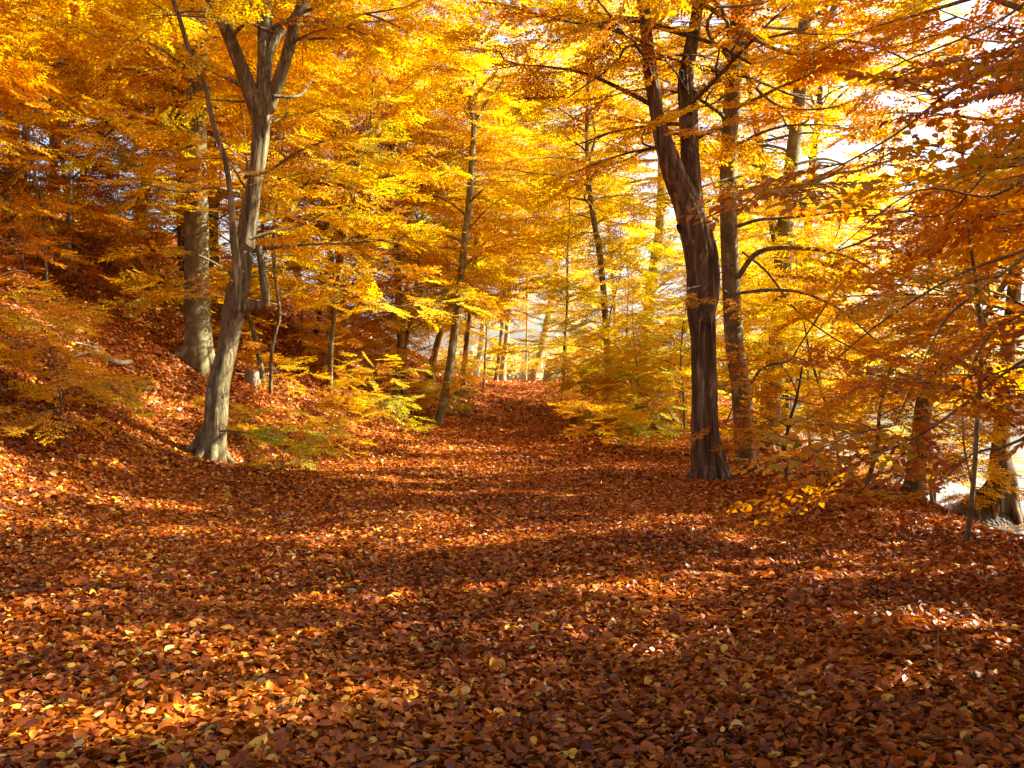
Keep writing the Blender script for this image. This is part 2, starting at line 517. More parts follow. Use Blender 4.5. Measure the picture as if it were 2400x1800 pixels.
class Crown:
    """collects spray placements and bakes them into one crown mesh"""
    def __init__(s, kind, rng, mean=0.55, spread=0.13):
        s.kind, s.rng, s.mean, s.spread, s.items = kind, rng, mean, spread, []
    def spray(s, p, az, el, roll, sc, dt=0.0):
        s.items.append((p[0], p[1], p[2], az, el, roll, sc, dt))
    def along(s, P, t0=0.3, gap=0.35, sc=1.0, tip=True, dt=0.0):
        """sprays either side of a branch, lying near level"""
        rng = s.rng
        seg = np.concatenate([[0], np.cumsum(np.linalg.norm(np.diff(P, axis=0), axis=1))])
        L = seg[-1]
        x = L * t0
        sg = rng.choice([-1, 1])
        while x < L:
            i = min(np.searchsorted(seg, x), len(P) - 1)
            i0 = max(i - 1, 0)
            u = 0 if seg[i] == seg[i0] else (x - seg[i0]) / (seg[i] - seg[i0])
            p = P[i0] * (1 - u) + P[i] * u
            d = P[i] - P[i0] if i > i0 else P[1] - P[0]
            az = math.atan2(d[1], d[0]) + sg * R(rng.uniform(28, 68))
            sg = -sg
            s.spray(p, az, R(rng.normal(-9, 15)), R(rng.normal(0, 19)), sc * rng.uniform(0.7, 1.15) * (1.05 - 0.35 * x / L), dt)
            x += gap * 1.42 * rng.uniform(0.6, 1.4)
        if tip:
            d = P[-1] - P[-2]
            s.spray(P[-1], math.atan2(d[1], d[0]), R(rng.normal(-4, 10)), R(rng.normal(0, 12)), sc * rng.uniform(0.7, 1.0), dt)
    def open_gaps(s, loc, rz, sc, slen):  # drops sprays that would shade a chosen sunlit spot
        c, sn = math.cos(rz), math.sin(rz)
        keep = []
        for it in s.items:
            bad = False
            for f in (0.05, 0.35, 0.65, 0.95):
                L = slen * it[6] * f
                p = (it[0] + L * math.cos(it[3]) * math.cos(it[4]), it[1] + L * math.sin(it[3]) * math.cos(it[4]), it[2] + L * math.sin(it[4]))
                wp = (loc[0] + sc * (c * p[0] - sn * p[1]), loc[1] + sc * (sn * p[0] + c * p[1]), loc[2] + sc * p[2])
                if in_gap(wp, 0.23 * sc * it[6]):
                    bad = True
            if not bad:
                keep.append(it)
        s.items = keep
    def mesh(s, name, mats, parent=None, extra=None):
        rng = s.rng
        tp = SPRAYS[s.kind]
        it = np.array(s.items)
        pick = rng.integers(0, len(tp), len(it))
        bag = Bag()
        if extra is not None and extra.n:
            bag.add(np.vstack(extra.V), np.vstack(extra.F), 1)
        for k, (V, F, m, t) in enumerate(tp):
            I = it[pick == k]
            if not len(I):
                continue
            az, el, ro, sc = I[:, 3], I[:, 4], I[:, 5], I[:, 6]
            X = np.stack([np.cos(az) * np.cos(el), np.sin(az) * np.cos(el), np.sin(el)], -1)
            Y0 = np.stack([-np.sin(az), np.cos(az), np.zeros_like(az)], -1)
            Z0 = np.cross(X, Y0)
            Y = Y0 * np.cos(ro)[:, None] + Z0 * np.sin(ro)[:, None]
            Z = np.cross(X, Y)
            M = np.stack([X, Y, Z], -1) * sc[:, None, None]
            W = np.einsum('nij,vj->nvi', M, V) + I[:, None, 0:3]
            FF = F[None] + (np.arange(len(I)) * len(V))[:, None, None]
            base = s.mean + rng.normal(0, s.spread, len(I)) + I[:, 7]
            tt = base[:, None] + t[None]
            bag.add(W.reshape(-1, 3), FF.reshape(-1, 4), np.tile(m, len(I)), tt.ravel())
        return bag.link(name, mats, parent)

def grow(rng, p0, az, el, length, end_el=-0.05, n=9, wig=0.16):
    P = [np.array(p0, float)]
    step = length / (n - 1)
    a, e = az, el
    for i in range(n - 1):
        a += rng.normal(0, wig)
        u = (i + 1) / (n - 1)
        ee = e * (1 - u) + end_el * u + rng.normal(0, 0.07)
        P.append(P[-1] + step * np.array([math.cos(a) * math.cos(ee), math.sin(a) * math.cos(ee), math.sin(ee)]))
    return np.array(P)

# ------------------------------------------------------------------ scene objects
def thing(name, label, cat, loc=(0, 0, 0), group=None, rz=0.0, sc=1.0):
    o = bpy.data.objects.new(name, None)
    o.empty_display_size = 0.3
    COL.objects.link(o)
    o.location = loc
    o.rotation_euler = (0, 0, rz)
    o.scale = (sc, sc, sc)
    o['label'] = label
    o['category'] = cat
    if group:
        o['group'] = group
    return o

def setting(o, kind='structure'):
    o['kind'] = kind
    return o

# ---- ground sheet
def axis(parts):
    out = []
    for a, b, st in parts:
        out.append(np.arange(a, b, st))
    out.append([parts[-1][1]])
    return np.concatenate(out)
gx = axis([(-420, -60, 12), (-60, -24, 1.5), (-24, 12, 0.22), (12, 30, 1.5), (30, 600, 12)])
gy = axis([(-60, -8, 4), (-8, 34, 0.22), (34, 80, 0.6), (80, 130, 3), (130, 600, 12)])
GX, GY = np.meshgrid(gx, gy)
GZ = terrain(GX, GY)
gv = np.stack([GX, GY, GZ], -1).reshape(-1, 3)
ii = (np.arange(len(gy) - 1)[:, None] * len(gx) + np.arange(len(gx) - 1)[None, :]).ravel()
gf = np.stack([ii, ii + 1, ii + 1 + len(gx), ii + len(gx)], -1)
setting(link_mesh('ground', gv, gf, [M_GROUND]))
wv = np.array([[-60, -60, WATER_Z], [600, -60, WATER_Z], [600, 600, WATER_Z], [-60, 600, WATER_Z]])
setting(link_mesh('lake_water', wv, np.array([[0, 1, 2, 3]]), [M_WATER]))

# ---- leaf litter: one carpet of fallen leaves
def litter():
    rng = np.random.default_rng(5)
    out = Bag()
    def scatter(d0, d1, dens, kind, size, lift):
        a0, a1 = R(-31), R(31)
        area = (a1 - a0) / 2 * (d1 * d1 - d0 * d0)
        n = int(area * dens)
        d = np.sqrt(rng.uniform(d0 * d0, d1 * d1, n))
        a = rng.uniform(a0, a1, n)
        x, y = d * np.sin(a), d * np.cos(a)
        z = terrain(x, y)
        ok = (z > -0.42 + 0.15 * np.sin(2.1 * x + 1.3 * y))
        # thinner here and there
        x, y, z = x[ok], y[ok], z[ok]
        n = len(x)
        lay = rng.uniform(0, 1, n)
        e = 0.05
        nx = -(terrain(x + e, y) - z) / e
        ny = -(terrain(x, y + e) - z) / e
        up = norm(np.stack([nx, ny, np.ones(n)], -1))
        tilt = rng.normal(0, 0.30, (n, 3)) * (0.5 + lay[:, None])
        nrm = norm(up + tilt)
        flip = rng.random(n) < 0.45
        nrm[flip] *= -1
        th = rng.uniform(0, 2 * np.pi, n)
        dr = np.stack([np.cos(th), np.sin(th), np.zeros(n)], -1)
        dr = norm(dr - nrm * np.sum(dr * nrm, -1, keepdims=True))
        L = size * np.clip(rng.normal(1, 0.30, n), 0.4, 1.8)
        big = rng.random(n) < 0.03
        L[big] *= 1.35
        P = np.stack([x, y, z], -1) + up * (0.006 + lift * lay)[:, None] - dr * (L * 0.5)[:, None]
        curl = np.clip(rng.normal(0.4, 1.0, n), -2.0, 3.0)
        V, F, per = leaves_mesh(P, dr, nrm, L, kind, rng.uniform(0.40, 0.85, n)[:, None, None], curl)
        patch = 0.06 * np.sin(x * 1.9 + 0.8 * y) + 0.05 * np.sin(2.7 * y - x)
        t = 0.08 + 0.66 * rng.beta(1.35, 1.8, n) + patch + 0.10 * lay
        ylw = rng.random(n) < (0.035 + 0.05 * (x < -1) + 0.03 * (lay > 0.75))
        t[ylw] = rng.uniform(0.85, 1.0, ylw.sum())
        out.add(V, F, 0, np.repeat(t, per))
    scatter(2.6, 7, 2700, 'near', 0.051, 0.05)
    scatter(7, 12, 1800, 'near', 0.052, 0.05)
    scatter(12, 20, 1000, 'mid', 0.06, 0.045)
    scatter(20, 32, 420, 'mid', 0.08, 0.04)
    scatter(32, 58, 110, 'far', 0.12, 0.05)
    o = out.link('fallen_leaves', [M_LITTER])
    o['label'] = 'thick carpet of rust brown and yellow fallen leaves covering the forest floor'
    o['category'] = 'fallen leaves'
    o.color = (0.5, 0.5, 0.5, 1)
    setting(o, 'stuff')
    # small broken twigs strewn among the leaves
    tb = Bag()
    for q in range(700):
        dd = math.sqrt(rng.uniform(9, 200)); aa = rng.uniform(R(-29), R(29))
        tx, ty = dd * math.sin(aa), dd * math.cos(aa)
        th = rng.uniform(0, 6.28); ln = rng.uniform(0.06, 0.34)
        m_ = rng.normal(0, 0.12)
        pts = []
        for f in (0, 0.5, 1):
            px_ = tx + ln * f * math.cos(th + m_ * f); py_ = ty + ln * f * math.sin(th + m_ * f)
            pts.append((px_, py_, tz(px_, py_) + 0.05 + 0.02 * f))
        V, F = tube(np.array(pts), np.array([1, 0.8, 0.45]) * rng.uniform(0.0018, 0.0045), 4)
        tb.add(V, F, 0)
    o = tb.link('fallen_twigs', [M_TWIG])
    o['label'] = 'small broken twigs strewn over the fallen leaves'
    o['category'] = 'twigs'
    setting(o, 'stuff')
    # leaves afloat near the shore
    n = 9000
    y = rng.uniform(9, 40, n)
    bank = np.interp(y, [-20, 0, 8, 12, 17, 20, 24, 32, 45, 60], [6.6, 5.9, 5.5, 5.9, 6.6, 6.9, 7.5, 8.6, 9.5, 8.5])
    x = bank + 1.0 + rng.exponential(1.8, n)
    clump = np.sin(x * 2.3 + y) + np.sin(y * 1.7 - x) + rng.normal(0, 0.6, n)
    ok = (terrain(x, y) < WATER_Z) & (clump > 0.2)
    x, y = x[ok], y[ok]; n = len(x)
    th = rng.uniform(0, 6.28, n)
    V, F, per = leaves_mesh(np.stack([x, y, np.full(n, WATER_Z + 0.006)], -1), np.stack([np.cos(th), np.sin(th), 0 * th], -1),
                            norm(np.array([0, 0, 1.0]) + rng.normal(0, 0.05, (n, 3))), rng.uniform(0.06, 0.1, n), 'mid')
    o = link_mesh('floating_leaves', V, F, [M_LITTER], None, np.repeat(rng.uniform(0.3, 0.95, n), per))
    o.color = (0.5, 0.5, 0.5, 1)
    o['label'] = 'yellow and brown leaves floating on the lake along the shore'
    o['category'] = 'floating leaves'
    setting(o, 'stuff')
litter()

MATS = {'pale': M_SUNLIT_BEECH, 'beech': M_BEECH, 'horn': M_HORN, 'dark': M_DARK}  # pale: the beech bark with sunlight painted in

def skeleton(P, Rd, top, rng, lean=(0, 0)):
    """carry a stem on above its last drawn point up to the height `top`"""
    P, Rd = list(map(np.array, P)), list(Rd)
    d = P[-1] - P[-2]
    d = d / max(np.linalg.norm(d), 1e-6)
    r = Rd[-1]
    z0 = P[-1][2]
    if top > z0 + 0.8:
        k = max(2, int((top - z0) / 1.6))
        for i in range(1, k + 1):
            d = d + np.array([lean[0] * 0.1 + rng.normal(0, 0.06), lean[1] * 0.1 + rng.normal(0, 0.06), 0.12])
            d /= np.linalg.norm(d)
            P.append(P[-1] + d * (top - z0) / k)
            Rd.append(max(r * (1 - i / (k + 0.3)), 0.008))
    return np.array(P), np.array(Rd)

def crown_on(stems, rng, crown, branches, zlo, zhi, count, length, gap, sc, bark_r=0.5, az_ok=None, el=(0.25, 0.95)):
    """grow branches off the stems between two heights and hang sprays on them"""
    lens = []
    for P, Rd in stems:
        m = (P[:, 2] >= zlo) & (P[:, 2] <= zhi)
        lens.append(m.sum())
    tot = sum(lens)
    if not tot:
        return
    az = rng.uniform(0, 6.28)
    for (P, Rd), ln in zip(stems, lens):
        idx = np.where((P[:, 2] >= zlo) & (P[:, 2] <= zhi))[0]
        k = int(round(count * ln / tot))
        for j in range(k):
            i = idx[int((j + rng.uniform(0, 1)) / k * (len(idx) - 1e-6)) if k else 0]
            az += 2.4 + rng.normal(0, 0.4)
            if az_ok is not None and not az_ok(az % (2 * math.pi)):
                continue
            u = (P[i, 2] - zlo) / max(zhi - zlo, 0.1)
            L = length * (0.32 + 0.68 * math.sin(math.pi * (0.22 + 0.74 * u))) * rng.uniform(0.4, 1.4)
            e0 = el[0] + (el[1] - el[0]) * u + rng.normal(0, 0.25)
            B = grow(rng, P[i], az, e0, L, end_el=rng.normal(-0.08 + 0.35 * u, 0.24), wig=0.24)
            r0 = min(Rd[i] * bark_r, 0.012 + 0.011 * L)
            V, F = tube(B, np.linspace(r0, 0.004, len(B)), 5)
            branches.add(V, F, 0)
            crown.along(B, 0.22, gap, sc, dt=rng.normal(0, 0.06))
            if L > 1.5:
                for q in range(1 if L < 2.6 else 2):
                    i2 = int(len(B) * rng.uniform(0.25, 0.8))
                    dd = B[min(i2 + 1, len(B) - 1)] - B[i2 - 1]
                    a2 = math.atan2(dd[1], dd[0]) + rng.choice([-1, 1]) * rng.uniform(0.5, 1.1)
                    B2 = grow(rng, B[i2], a2, rng.normal(0.15, 0.25), L * rng.uniform(0.3, 0.55), n=6, wig=0.2)
                    V, F = tube(B2, np.linspace(r0 * 0.5, 0.003, len(B2)), 4)
                    branches.add(V, F, 0)
                    crown.along(B2, 0.2, gap * 1.25, sc * 0.95, dt=rng.normal(0, 0.06))

def drawn_tree(name, label, cat, base, stems, bark, top, crown=None, sides=28, flute=0.05, twist=0.3, lump=0.03, flare=0.5,
               seed=0, group=None, leaf_mat=None, kind='mid', shift=0.60, limbs=(), roots=0, depth=None):
    """a tree whose stems follow the photograph; (px, py, width) along each stem, set at the distance of its foot"""
    rng = np.random.default_rng(100 + seed)
    if depth is None:
        bx, d = hit(*base)
    else:
        d = depth
        bx = (base[0] - CX) / F_PX * d
    zb = tz(bx, d)
    root = thing(name, label, cat, (bx, d, zb), group)
    trunk = Bag()
    SK = []
    for k, st in enumerate(stems):
        pts, dd = st[0], st[1]
        P, Rd = [], []
        for q, (px, py, wd) in enumerate(pts):
            u = q / max(len(pts) - 1, 1)
            dist = d + dd[0] * (1 - u) + dd[1] * u + (rng.normal(0, 0.05) if q else 0)
            P.append(((px - CX) / F_PX * dist - bx, dist - d, EYE + (CY - py) / F_PX * dist - zb))
            Rd.append(wd / 2 / F_PX * dist)
        if k == 0:
            P.insert(0, (P[0][0] - 0.15 * (P[1][0] - P[0][0]), P[0][1], -0.35))
            Rd.insert(0, Rd[0])
        tp = st[2] if len(st) > 2 else top
        P, Rd = skeleton(P, Rd, tp, rng) if tp else (np.array(P), np.array(Rd))
        P, Rd = resample(P, Rd, 0.10 if k == 0 else 0.12)
        big = Rd.max() > 0.05
        V, F = tube(P, Rd, sides if big else 8, flute if big else 0, twist, lump if big else 0, rng, flare if k == 0 else 0)
        trunk.add(V, F, 0)
        SK.append((P, Rd))
    P0, R0 = SK[0]
    for q in range(roots):
        ang = 2 * math.pi * (q + rng.uniform(-0.3, 0.3)) / roots
        rb = R0[2]
        u_ = np.array([math.cos(ang), math.sin(ang), 0])
        v_ = np.array([-math.sin(ang), math.cos(ang), 0]) * rng.uniform(-0.5, 0.5)
        RP = []
        for f, hh in ((0.35, 1.9), (0.72, 0.95), (1.08, 0.40), (1.5, 0.10), (2.0, -0.16), (2.6, -0.4)):
            q2 = u_ * rb * f + v_ * rb * max(f - 1, 0) * 0.6
            gz = tz(bx + q2[0], d + q2[1]) - zb
            RP.append((q2[0], q2[1], gz + hh * rb))
        RP, RW = resample(np.array(RP), rb * np.array([0.42, 0.40, 0.33, 0.24, 0.17, 0.10]), 0.06)
        V, F = tube(RP, RW, 12, 0.10, 0.2, 0.10, rng)
        trunk.add(V, F, 0)
    cr = Crown(kind, rng, *( (0.55, 0.13) if crown is None else crown.get('tint', (0.55, 0.13))))
    if crown:
        for c in crown['sets']:
            ss = [SK[i] for i in c.get('on', range(len(SK)))]
            crown_on(ss, rng, cr, trunk, c['z'][0], c['z'][1], c['n'], c['len'], c.get('gap', 0.4), c.get('sc', 1.0), az_ok=c.get('az'), el=c.get('el', (0.22, 0.9)))
    for lb in limbs:
        P, Rd = [], []
        for q, (px, py, wd) in enumerate(lb['pts']):
            u = q / (len(lb['pts']) - 1)
            dist = d + lb['dd'][0] * (1 - u) + lb['dd'][1] * u
            P.append(((px - CX) / F_PX * dist - bx, dist - d, EYE + (CY - py) / F_PX * dist - zb))
            Rd.append(wd / 2 / F_PX * dist)
        P, Rd = resample(P, Rd, 0.12)
        V, F = tube(P, Rd, 7)
        trunk.add(V, F, 0)
        if lb.get('leaf', True):
            cr.along(P, lb.get('t0', 0.25), lb.get('gap', 0.3), lb.get('sc', 0.8), dt=lb.get('dt', 0))
    cr.open_gaps((bx, d, zb), 0.0, 1.0, 1.3)
    trunk.link('trunk', [MATS[bark]], root)
    if cr.items:
        o = cr.mesh('crown', [leaf_mat or M_LEAF, M_TWIG], root)
        o.color = (shift, 0.5, 0.5, 1)
    return root

# ------------------------------------------------------------------ the trees one can tell apart
drawn_tree('hornbeam_tree', 'forked grey tree with a crooked trunk and pale sunlit foot, beside the leafy slope', 'tree', (494, 1074),
  [([(494, 1072, 68), (500, 1030, 56), (506, 990, 50), (514, 890, 48), (538, 790, 45), (549, 724, 49), (566, 637, 44), (580, 541, 41), (590, 469, 39), (603, 387, 37), (610, 325, 41), (612, 272, 42)], (0, 0.2), 0),
   ([(612, 290, 36), (586, 217, 32), (553, 127, 30), (524, 54, 28), (492, -8, 26)], (0.2, -0.4), 13),
   ([(613, 285, 34), (618, 199, 34), (622, 90, 33), (620, 0, 30)], (0.2, 0.5), 14),
   ([(616, 280, 36), (650, 199, 30), (673, 127, 26), (691, 54, 24), (712, -5, 22)], (0.2, 0.1), 13),
   ([(622, 150, 22), (645, 94, 20), (690, 40, 18), (725, -5, 17)], (0.3, 0.9), 12),
   ([(549, 724, 26), (556, 640, 20), (547, 560, 18), (543, 488, 15), (530, 387, 13), (500, 290, 13), (480, 195, 12), (455, 160, 11), (430, 75, 11), (405, 0, 10)], (-0.25, -0.6), 11),
   ([(555, 722, 26), (600, 716, 22), (622, 706, 20), (617, 650, 17), (606, 575, 13)], (0, 0.1), 0)],
  'horn', 13, dict(tint=(0.60, 0.12), sets=[dict(z=(6, 14), n=48, len=2.8, gap=0.42), dict(z=(2.6, 6), n=12, len=2.2, gap=0.36, sc=0.8, az=lambda a: a < 3.0)]),
  flute=0.10, twist=0.25, lump=0.07, flare=0.4, roots=6, seed=1, kind='mid',
  limbs=[dict(pts=[(575, 415, 10), (630, 400, 8), (690, 360, 6), (760, 330, 4)], dd=(0, -1.2)),
         dict(pts=[(690, 92, 9), (740, 90, 7), (785, 90, 5)], dd=(0, 0.3), leaf=False),
         dict(pts=[(585, 560, 9), (650, 540, 8), (700, 530, 6), (760, 500, 4)], dd=(0, 0.6)),
         dict(pts=[(640, 225, 9), (700, 225, 7), (730, 190, 4)], dd=(0, 0.6)),
         dict(pts=[(540, 640, 7), (490, 610, 6), (440, 590, 5), (380, 590, 3)], dd=(0, -0.9)),
         dict(pts=[(560, 450, 8), (500, 440, 6), (430, 450, 5), (330, 430, 3)], dd=(0, -1.5)),
         dict(pts=[(516, 1010, 5), (545, 1010, 4), (600, 1020, 3), (650, 1035, 2)], dd=(-0.4, -1.0), gap=0.16, sc=0.45, dt=0.2)])
drawn_tree('beech_tree', 'thick smooth beech on the slope with sunlit patches, close behind the forked trunk', 'tree', (465, 858),
  [([(465, 855, 66), (463, 800, 58), (461, 700, 55), (461, 560, 54), (460, 400, 50), (461, 250, 46), (466, 0, 42)], (0, 0.3), 19)],
  'beech', 19, dict(tint=(0.5, 0.13), sets=[dict(z=(6, 19), n=54, len=4.0, gap=0.55, sc=1.1)]), seed=2, flute=0.03, lump=0.02, flare=0.3, roots=5, kind='far')
drawn_tree('beech_tree', 'dark slim trunk half hidden directly left of the thick smooth beech', 'tree', (432, 720),
  [([(436, 728, 27), (430, 600, 25), (424, 400, 24), (420, 200, 22), (418, 0, 20)], (0, 0.3), 17)], 'dark', 17,
  dict(tint=(0.42, 0.12), sets=[dict(z=(4, 16), n=41, len=3.2, gap=0.6, sc=1.1)]), seed=3, sides=14, kind='far', depth=29)
drawn_tree('beech_tree', 'pale grey trunk on the slope seen between the thick beech and the forked tree', 'tree', (503, 670),
  [([(503, 672, 24), (500, 560, 23), (497, 400, 22), (494, 200, 20), (500, 0, 19)], (0, 0.3), 19)], 'beech', 19,
  dict(tint=(0.5, 0.12), sets=[dict(z=(6, 18), n=41, len=3.4, gap=0.6, sc=1.2)]), seed=4, sides=14, kind='far', depth=33)
drawn_tree('young_beech', 'slender leaning beech with a kinked top on the left edge of the path', 'tree', (1026, 994),
  [([(1026, 994, 21), (1040, 940, 20), (1060, 817, 18), (1078, 672, 17), (1086, 590, 16), (1100, 470, 16), (1107, 362, 14), (1111, 289, 13), (1102, 246, 11), (1111, 192, 10), (1117, 155, 8)], (0, 0.8), 11),
   ([(1110, 290, 6), (1140, 240, 5), (1180, 190, 4)], (0.5, 0.0), 0)],
  'beech', 11, dict(tint=(0.62, 0.12), sets=[dict(z=(3.2, 10.5), n=23, len=2.4, gap=0.42, sc=0.95)]), seed=5, sides=14, flare=0.25)
drawn_tree('gnarled_tree', 'massive dark twisted trunk splitting into two limbs, right of the path', 'tree', (1664, 1128),
  [([(1664, 1126, 71), (1658, 1070, 64), (1653, 1000, 59), (1650, 853, 57), (1645, 735, 61), (1637, 617, 60), (1627, 539, 64), (1606, 470, 60), (1578, 401, 50), (1545, 293, 38), (1522, 141, 30), (1508, 0, 26)], (0, -0.2), 15),
   ([(1636, 560, 50), (1624, 470, 44), (1617, 369, 40), (1612, 250, 36), (1607, 184, 33), (1628, 65, 27), (1636, -10, 24)], (0.1, 0.5), 15),
   ([(1612, 262, 26), (1624, 232, 20), (1629, 214, 14)], (0.2, 0.1), 0),
   ([(1650, 760, 34), (1672, 690, 28), (1674, 600, 22), (1660, 540, 20)], (-0.3, 0.0), 0),
   ([(1600, 540, 20), (1592, 532, 14), (1588, 528, 6)], (-0.2, -0.25), 0)],
  'dark', 15, dict(tint=(0.48, 0.13), sets=[dict(z=(5.5, 15), n=48, len=3.2, gap=0.45)]), seed=6, sides=64, flute=0.14, twist=0.4, lump=0.07, flare=0.5, roots=7,
  limbs=[dict(pts=[(1530, 60, 12), (1600, 80, 11), (1680, 105, 9), (1760, 150, 6)], dd=(0, -1.0)),
         dict(pts=[(1515, 50, 10), (1440, 50, 8), (1360, 55, 6), (1250, 30, 3)], dd=(0, -1.5), dt=-0.25),
         dict(pts=[(1535, 105, 9), (1470, 110, 7), (1440, 150, 5), (1330, 230, 3)], dd=(0, -1.5), dt=-0.25),
         dict(pts=[(1545, 130, 8), (1600, 145, 6), (1660, 170, 5)], dd=(0, 0.5)),
         dict(pts=[(1560, 340, 7), (1450, 365, 5), (1330, 410, 3)], dd=(0, 0.6)),
         dict(pts=[(1655, 700, 4), (1640, 755, 3), (1636, 850, 2)], dd=(-0.6, -0.7), leaf=False),
         dict(pts=[(1640, 690, 5), (1675, 650, 4), (1720, 620, 3)], dd=(-0.5, -0.8), leaf=False),
         dict(pts=[(1640, 670, 5), (1610, 680, 3), (1640, 700, 2)], dd=(-0.5, -1.0), gap=0.2, sc=0.35)])
drawn_tree('beech_tree', 'straight smooth grey beech standing close against the massive twisted trunk', 'tree', (1750, 1108),
  [([(1751, 1106, 54), (1747, 1060, 50), (1739, 931, 46), (1722, 813, 44), (1713, 657, 42), (1708, 539, 41), (1708, 362, 39), (1719, 181, 38), (1735, -5, 37)], (0, 0.2), 18)],
  'beech', 18, dict(tint=(0.50, 0.13), sets=[dict(z=(6, 18), n=54, len=3.6, gap=0.45), dict(z=(2.0, 6.0), n=4, len=2.2, gap=0.34, sc=0.75, az=lambda a: a > 3.3 or a < 1.2)]), seed=7, flute=0.02, lump=0.025, flare=0.2, roots=5,
  limbs=[dict(pts=[(1728, 652, 14), (1780, 590, 12), (1880, 582, 10), (1980, 600, 7), (2060, 640, 4)], dd=(0, -0.8)),
         dict(pts=[(1725, 688, 8), (1800, 680, 8), (1880, 686, 7), (1960, 720, 6), (2010, 760, 5), (2060, 805, 4)], dd=(0, -1.0), leaf=True, t0=0.5),
         dict(pts=[(1730, 530, 9), (1780, 515, 8), (1850, 510, 7), (1980, 495, 4)], dd=(0, -1.2), t0=0.45),
         dict(pts=[(1740, 590, 6), (1800, 640, 6), (1860, 720, 5), (1950, 790, 4), (2030, 830, 3)], dd=(0, -0.8), t0=0.4),
         dict(pts=[(1740, 165, 8), (1790, 225, 7), (1850, 255, 5), (1960, 250, 4), (2050, 210, 2)], dd=(0, -1.5), t0=0.4, dt=-0.1),
         dict(pts=[(1745, 80, 10), (1830, 120, 9), (1900, 125, 8), (1980, 95, 7), (2080, 120, 5), (2140, 150, 3)], dd=(0, -1.8), dt=-0.1),
         dict(pts=[(1745, 410, 7), (1640, 440, 5), (1600, 470, 3)], dd=(0, -0.8)),
         dict(pts=[(1760, 900, 8), (1790, 860, 7), (1850, 845, 6), (1880, 800, 4), (1960, 680, 5), (2010, 620, 4)], dd=(-0.4, -1.0), leaf=False),
         dict(pts=[(1740, 1010, 4), (1770, 1000, 3), (1700, 1040, 2)], dd=(-0.5, -1.4), gap=0.2, sc=0.4, dt=-0.15),
         dict(pts=[(1740, 930, 4), (1780, 930, 4), (1850, 935, 3), (1920, 950, 2)], dd=(-0.5, -1.6), gap=0.2, sc=0.5, dt=-0.1)])
drawn_tree('beech_tree', 'grey beech forking low beyond the twisted trunk, its right side lit, near the lake', 'tree', (1798, 1056),
  [([(1798, 1054, 58), (1802, 1000, 48), (1809, 892, 45), (1825, 774, 40), (1837, 578, 39), (1850, 434, 35), (1864, 307, 29), (1880, 150, 29), (1888, 0, 27)], (0, 0.3), 21),
   ([(1832, 620, 24), (1815, 545, 19), (1795, 434, 17), (1781, 344, 16), (1759, 217, 13), (1745, 80, 11)], (0, 0.7), 16),
   ([(1884, 110, 18), (1930, 60, 16), (1965, 0, 15)], (0, 0.3), 17)],
  'beech', 21, dict(tint=(0.60, 0.13), sets=[dict(z=(6, 21), n=58, len=4.2, gap=0.55, sc=1.05)]), seed=8, sides=22, flare=0.3, roots=5,
  limbs=[dict(pts=[(1860, 440, 8), (1920, 430, 7), (1990, 460, 5)], dd=(0, -0.6)), dict(pts=[(1865, 385, 8), (1930, 372, 7), (1980, 385, 4)], dd=(0, 0.6))])
drawn_tree('beech_tree', 'dim trunk standing behind the low forking beech, close to the water', 'tree', (1850, 1000),
  [([(1846, 1000, 28), (1850, 900, 26), (1868, 740, 22), (1890, 560, 20), (1905, 380, 18)], (0, 0.3), 17)], 'dark', 17,
  dict(tint=(0.66, 0.12), sets=[dict(z=(6, 16), n=37, len=3.5, gap=0.7, sc=1.2)]), seed=9, sides=14, kind='far', depth=34)
drawn_tree('leaning_tree', 'trunk leaning to the right above the lake shore, behind the hanging orange leaves', 'tree', (2143, 1166),
  [([(2143, 1163, 46), (2150, 1090, 40), (2157, 1022, 38), (2169, 937, 38), (2203, 870, 34), (2250, 810, 22), (2300, 750, 16), (2360, 655, 13), (2420, 560, 11)], (0, -0.6), 8.5)],
  'beech', 8.5, dict(tint=(0.45, 0.13), sets=[dict(z=(3.4, 8.5), n=16, len=2.0, gap=0.36, sc=0.85)]), seed=10, sides=20, flare=0.3, roots=4)
drawn_tree('dark_tree', 'dark trunk on the muddy bank standing in the water at the right edge', 'tree', (2350, 1120),
  [([(2348, 1120, 60), (2345, 1050, 40), (2352, 950, 36), (2365, 800, 34), (2380, 640, 30), (2390, 450, 27)], (0, 0.3), 14)],
  'dark', 14, dict(tint=(0.42, 0.12), sets=[dict(z=(3.5, 14), n=34, len=3.0, gap=0.5)]), seed=11, sides=18, flare=0.5, roots=5, depth=18.2)
drawn_tree('sapling', 'thin bare-stemmed sapling before the water, lowest stem at the right', 'tree', (2266, 1278),
  [([(2266, 1276, 14), (2280, 1148, 12), (2291, 980, 11), (2300, 832, 10), (2290, 680, 9), (2270, 540, 8), (2256, 362, 7), (2256, 280, 5)], (0, 0.3), 0)],
  'beech', 0, dict(tint=(0.40, 0.12), sets=[dict(z=(1.4, 5), n=10, len=1.2, gap=0.28, sc=0.7)]), seed=12, sides=10, flare=0.2, leaf_mat=M_LEAF_FRONT)
drawn_tree('sapling', 'short crooked sapling with a pale foot between the beech and the leaning trunk', 'tree', (2030, 1146),
  [([(2030, 1144, 12), (2045, 1090, 11), (2058, 1030, 10), (2062, 960, 8), (2090, 850, 6)], (0, 0.2), 0)],
  'beech', 0, dict(tint=(0.42, 0.12), sets=[dict(z=(0.4, 2.2), n=8, len=1.3, gap=0.26, sc=0.7)]), seed=13, sides=8, flare=0.2, leaf_mat=M_LEAF_FRONT)
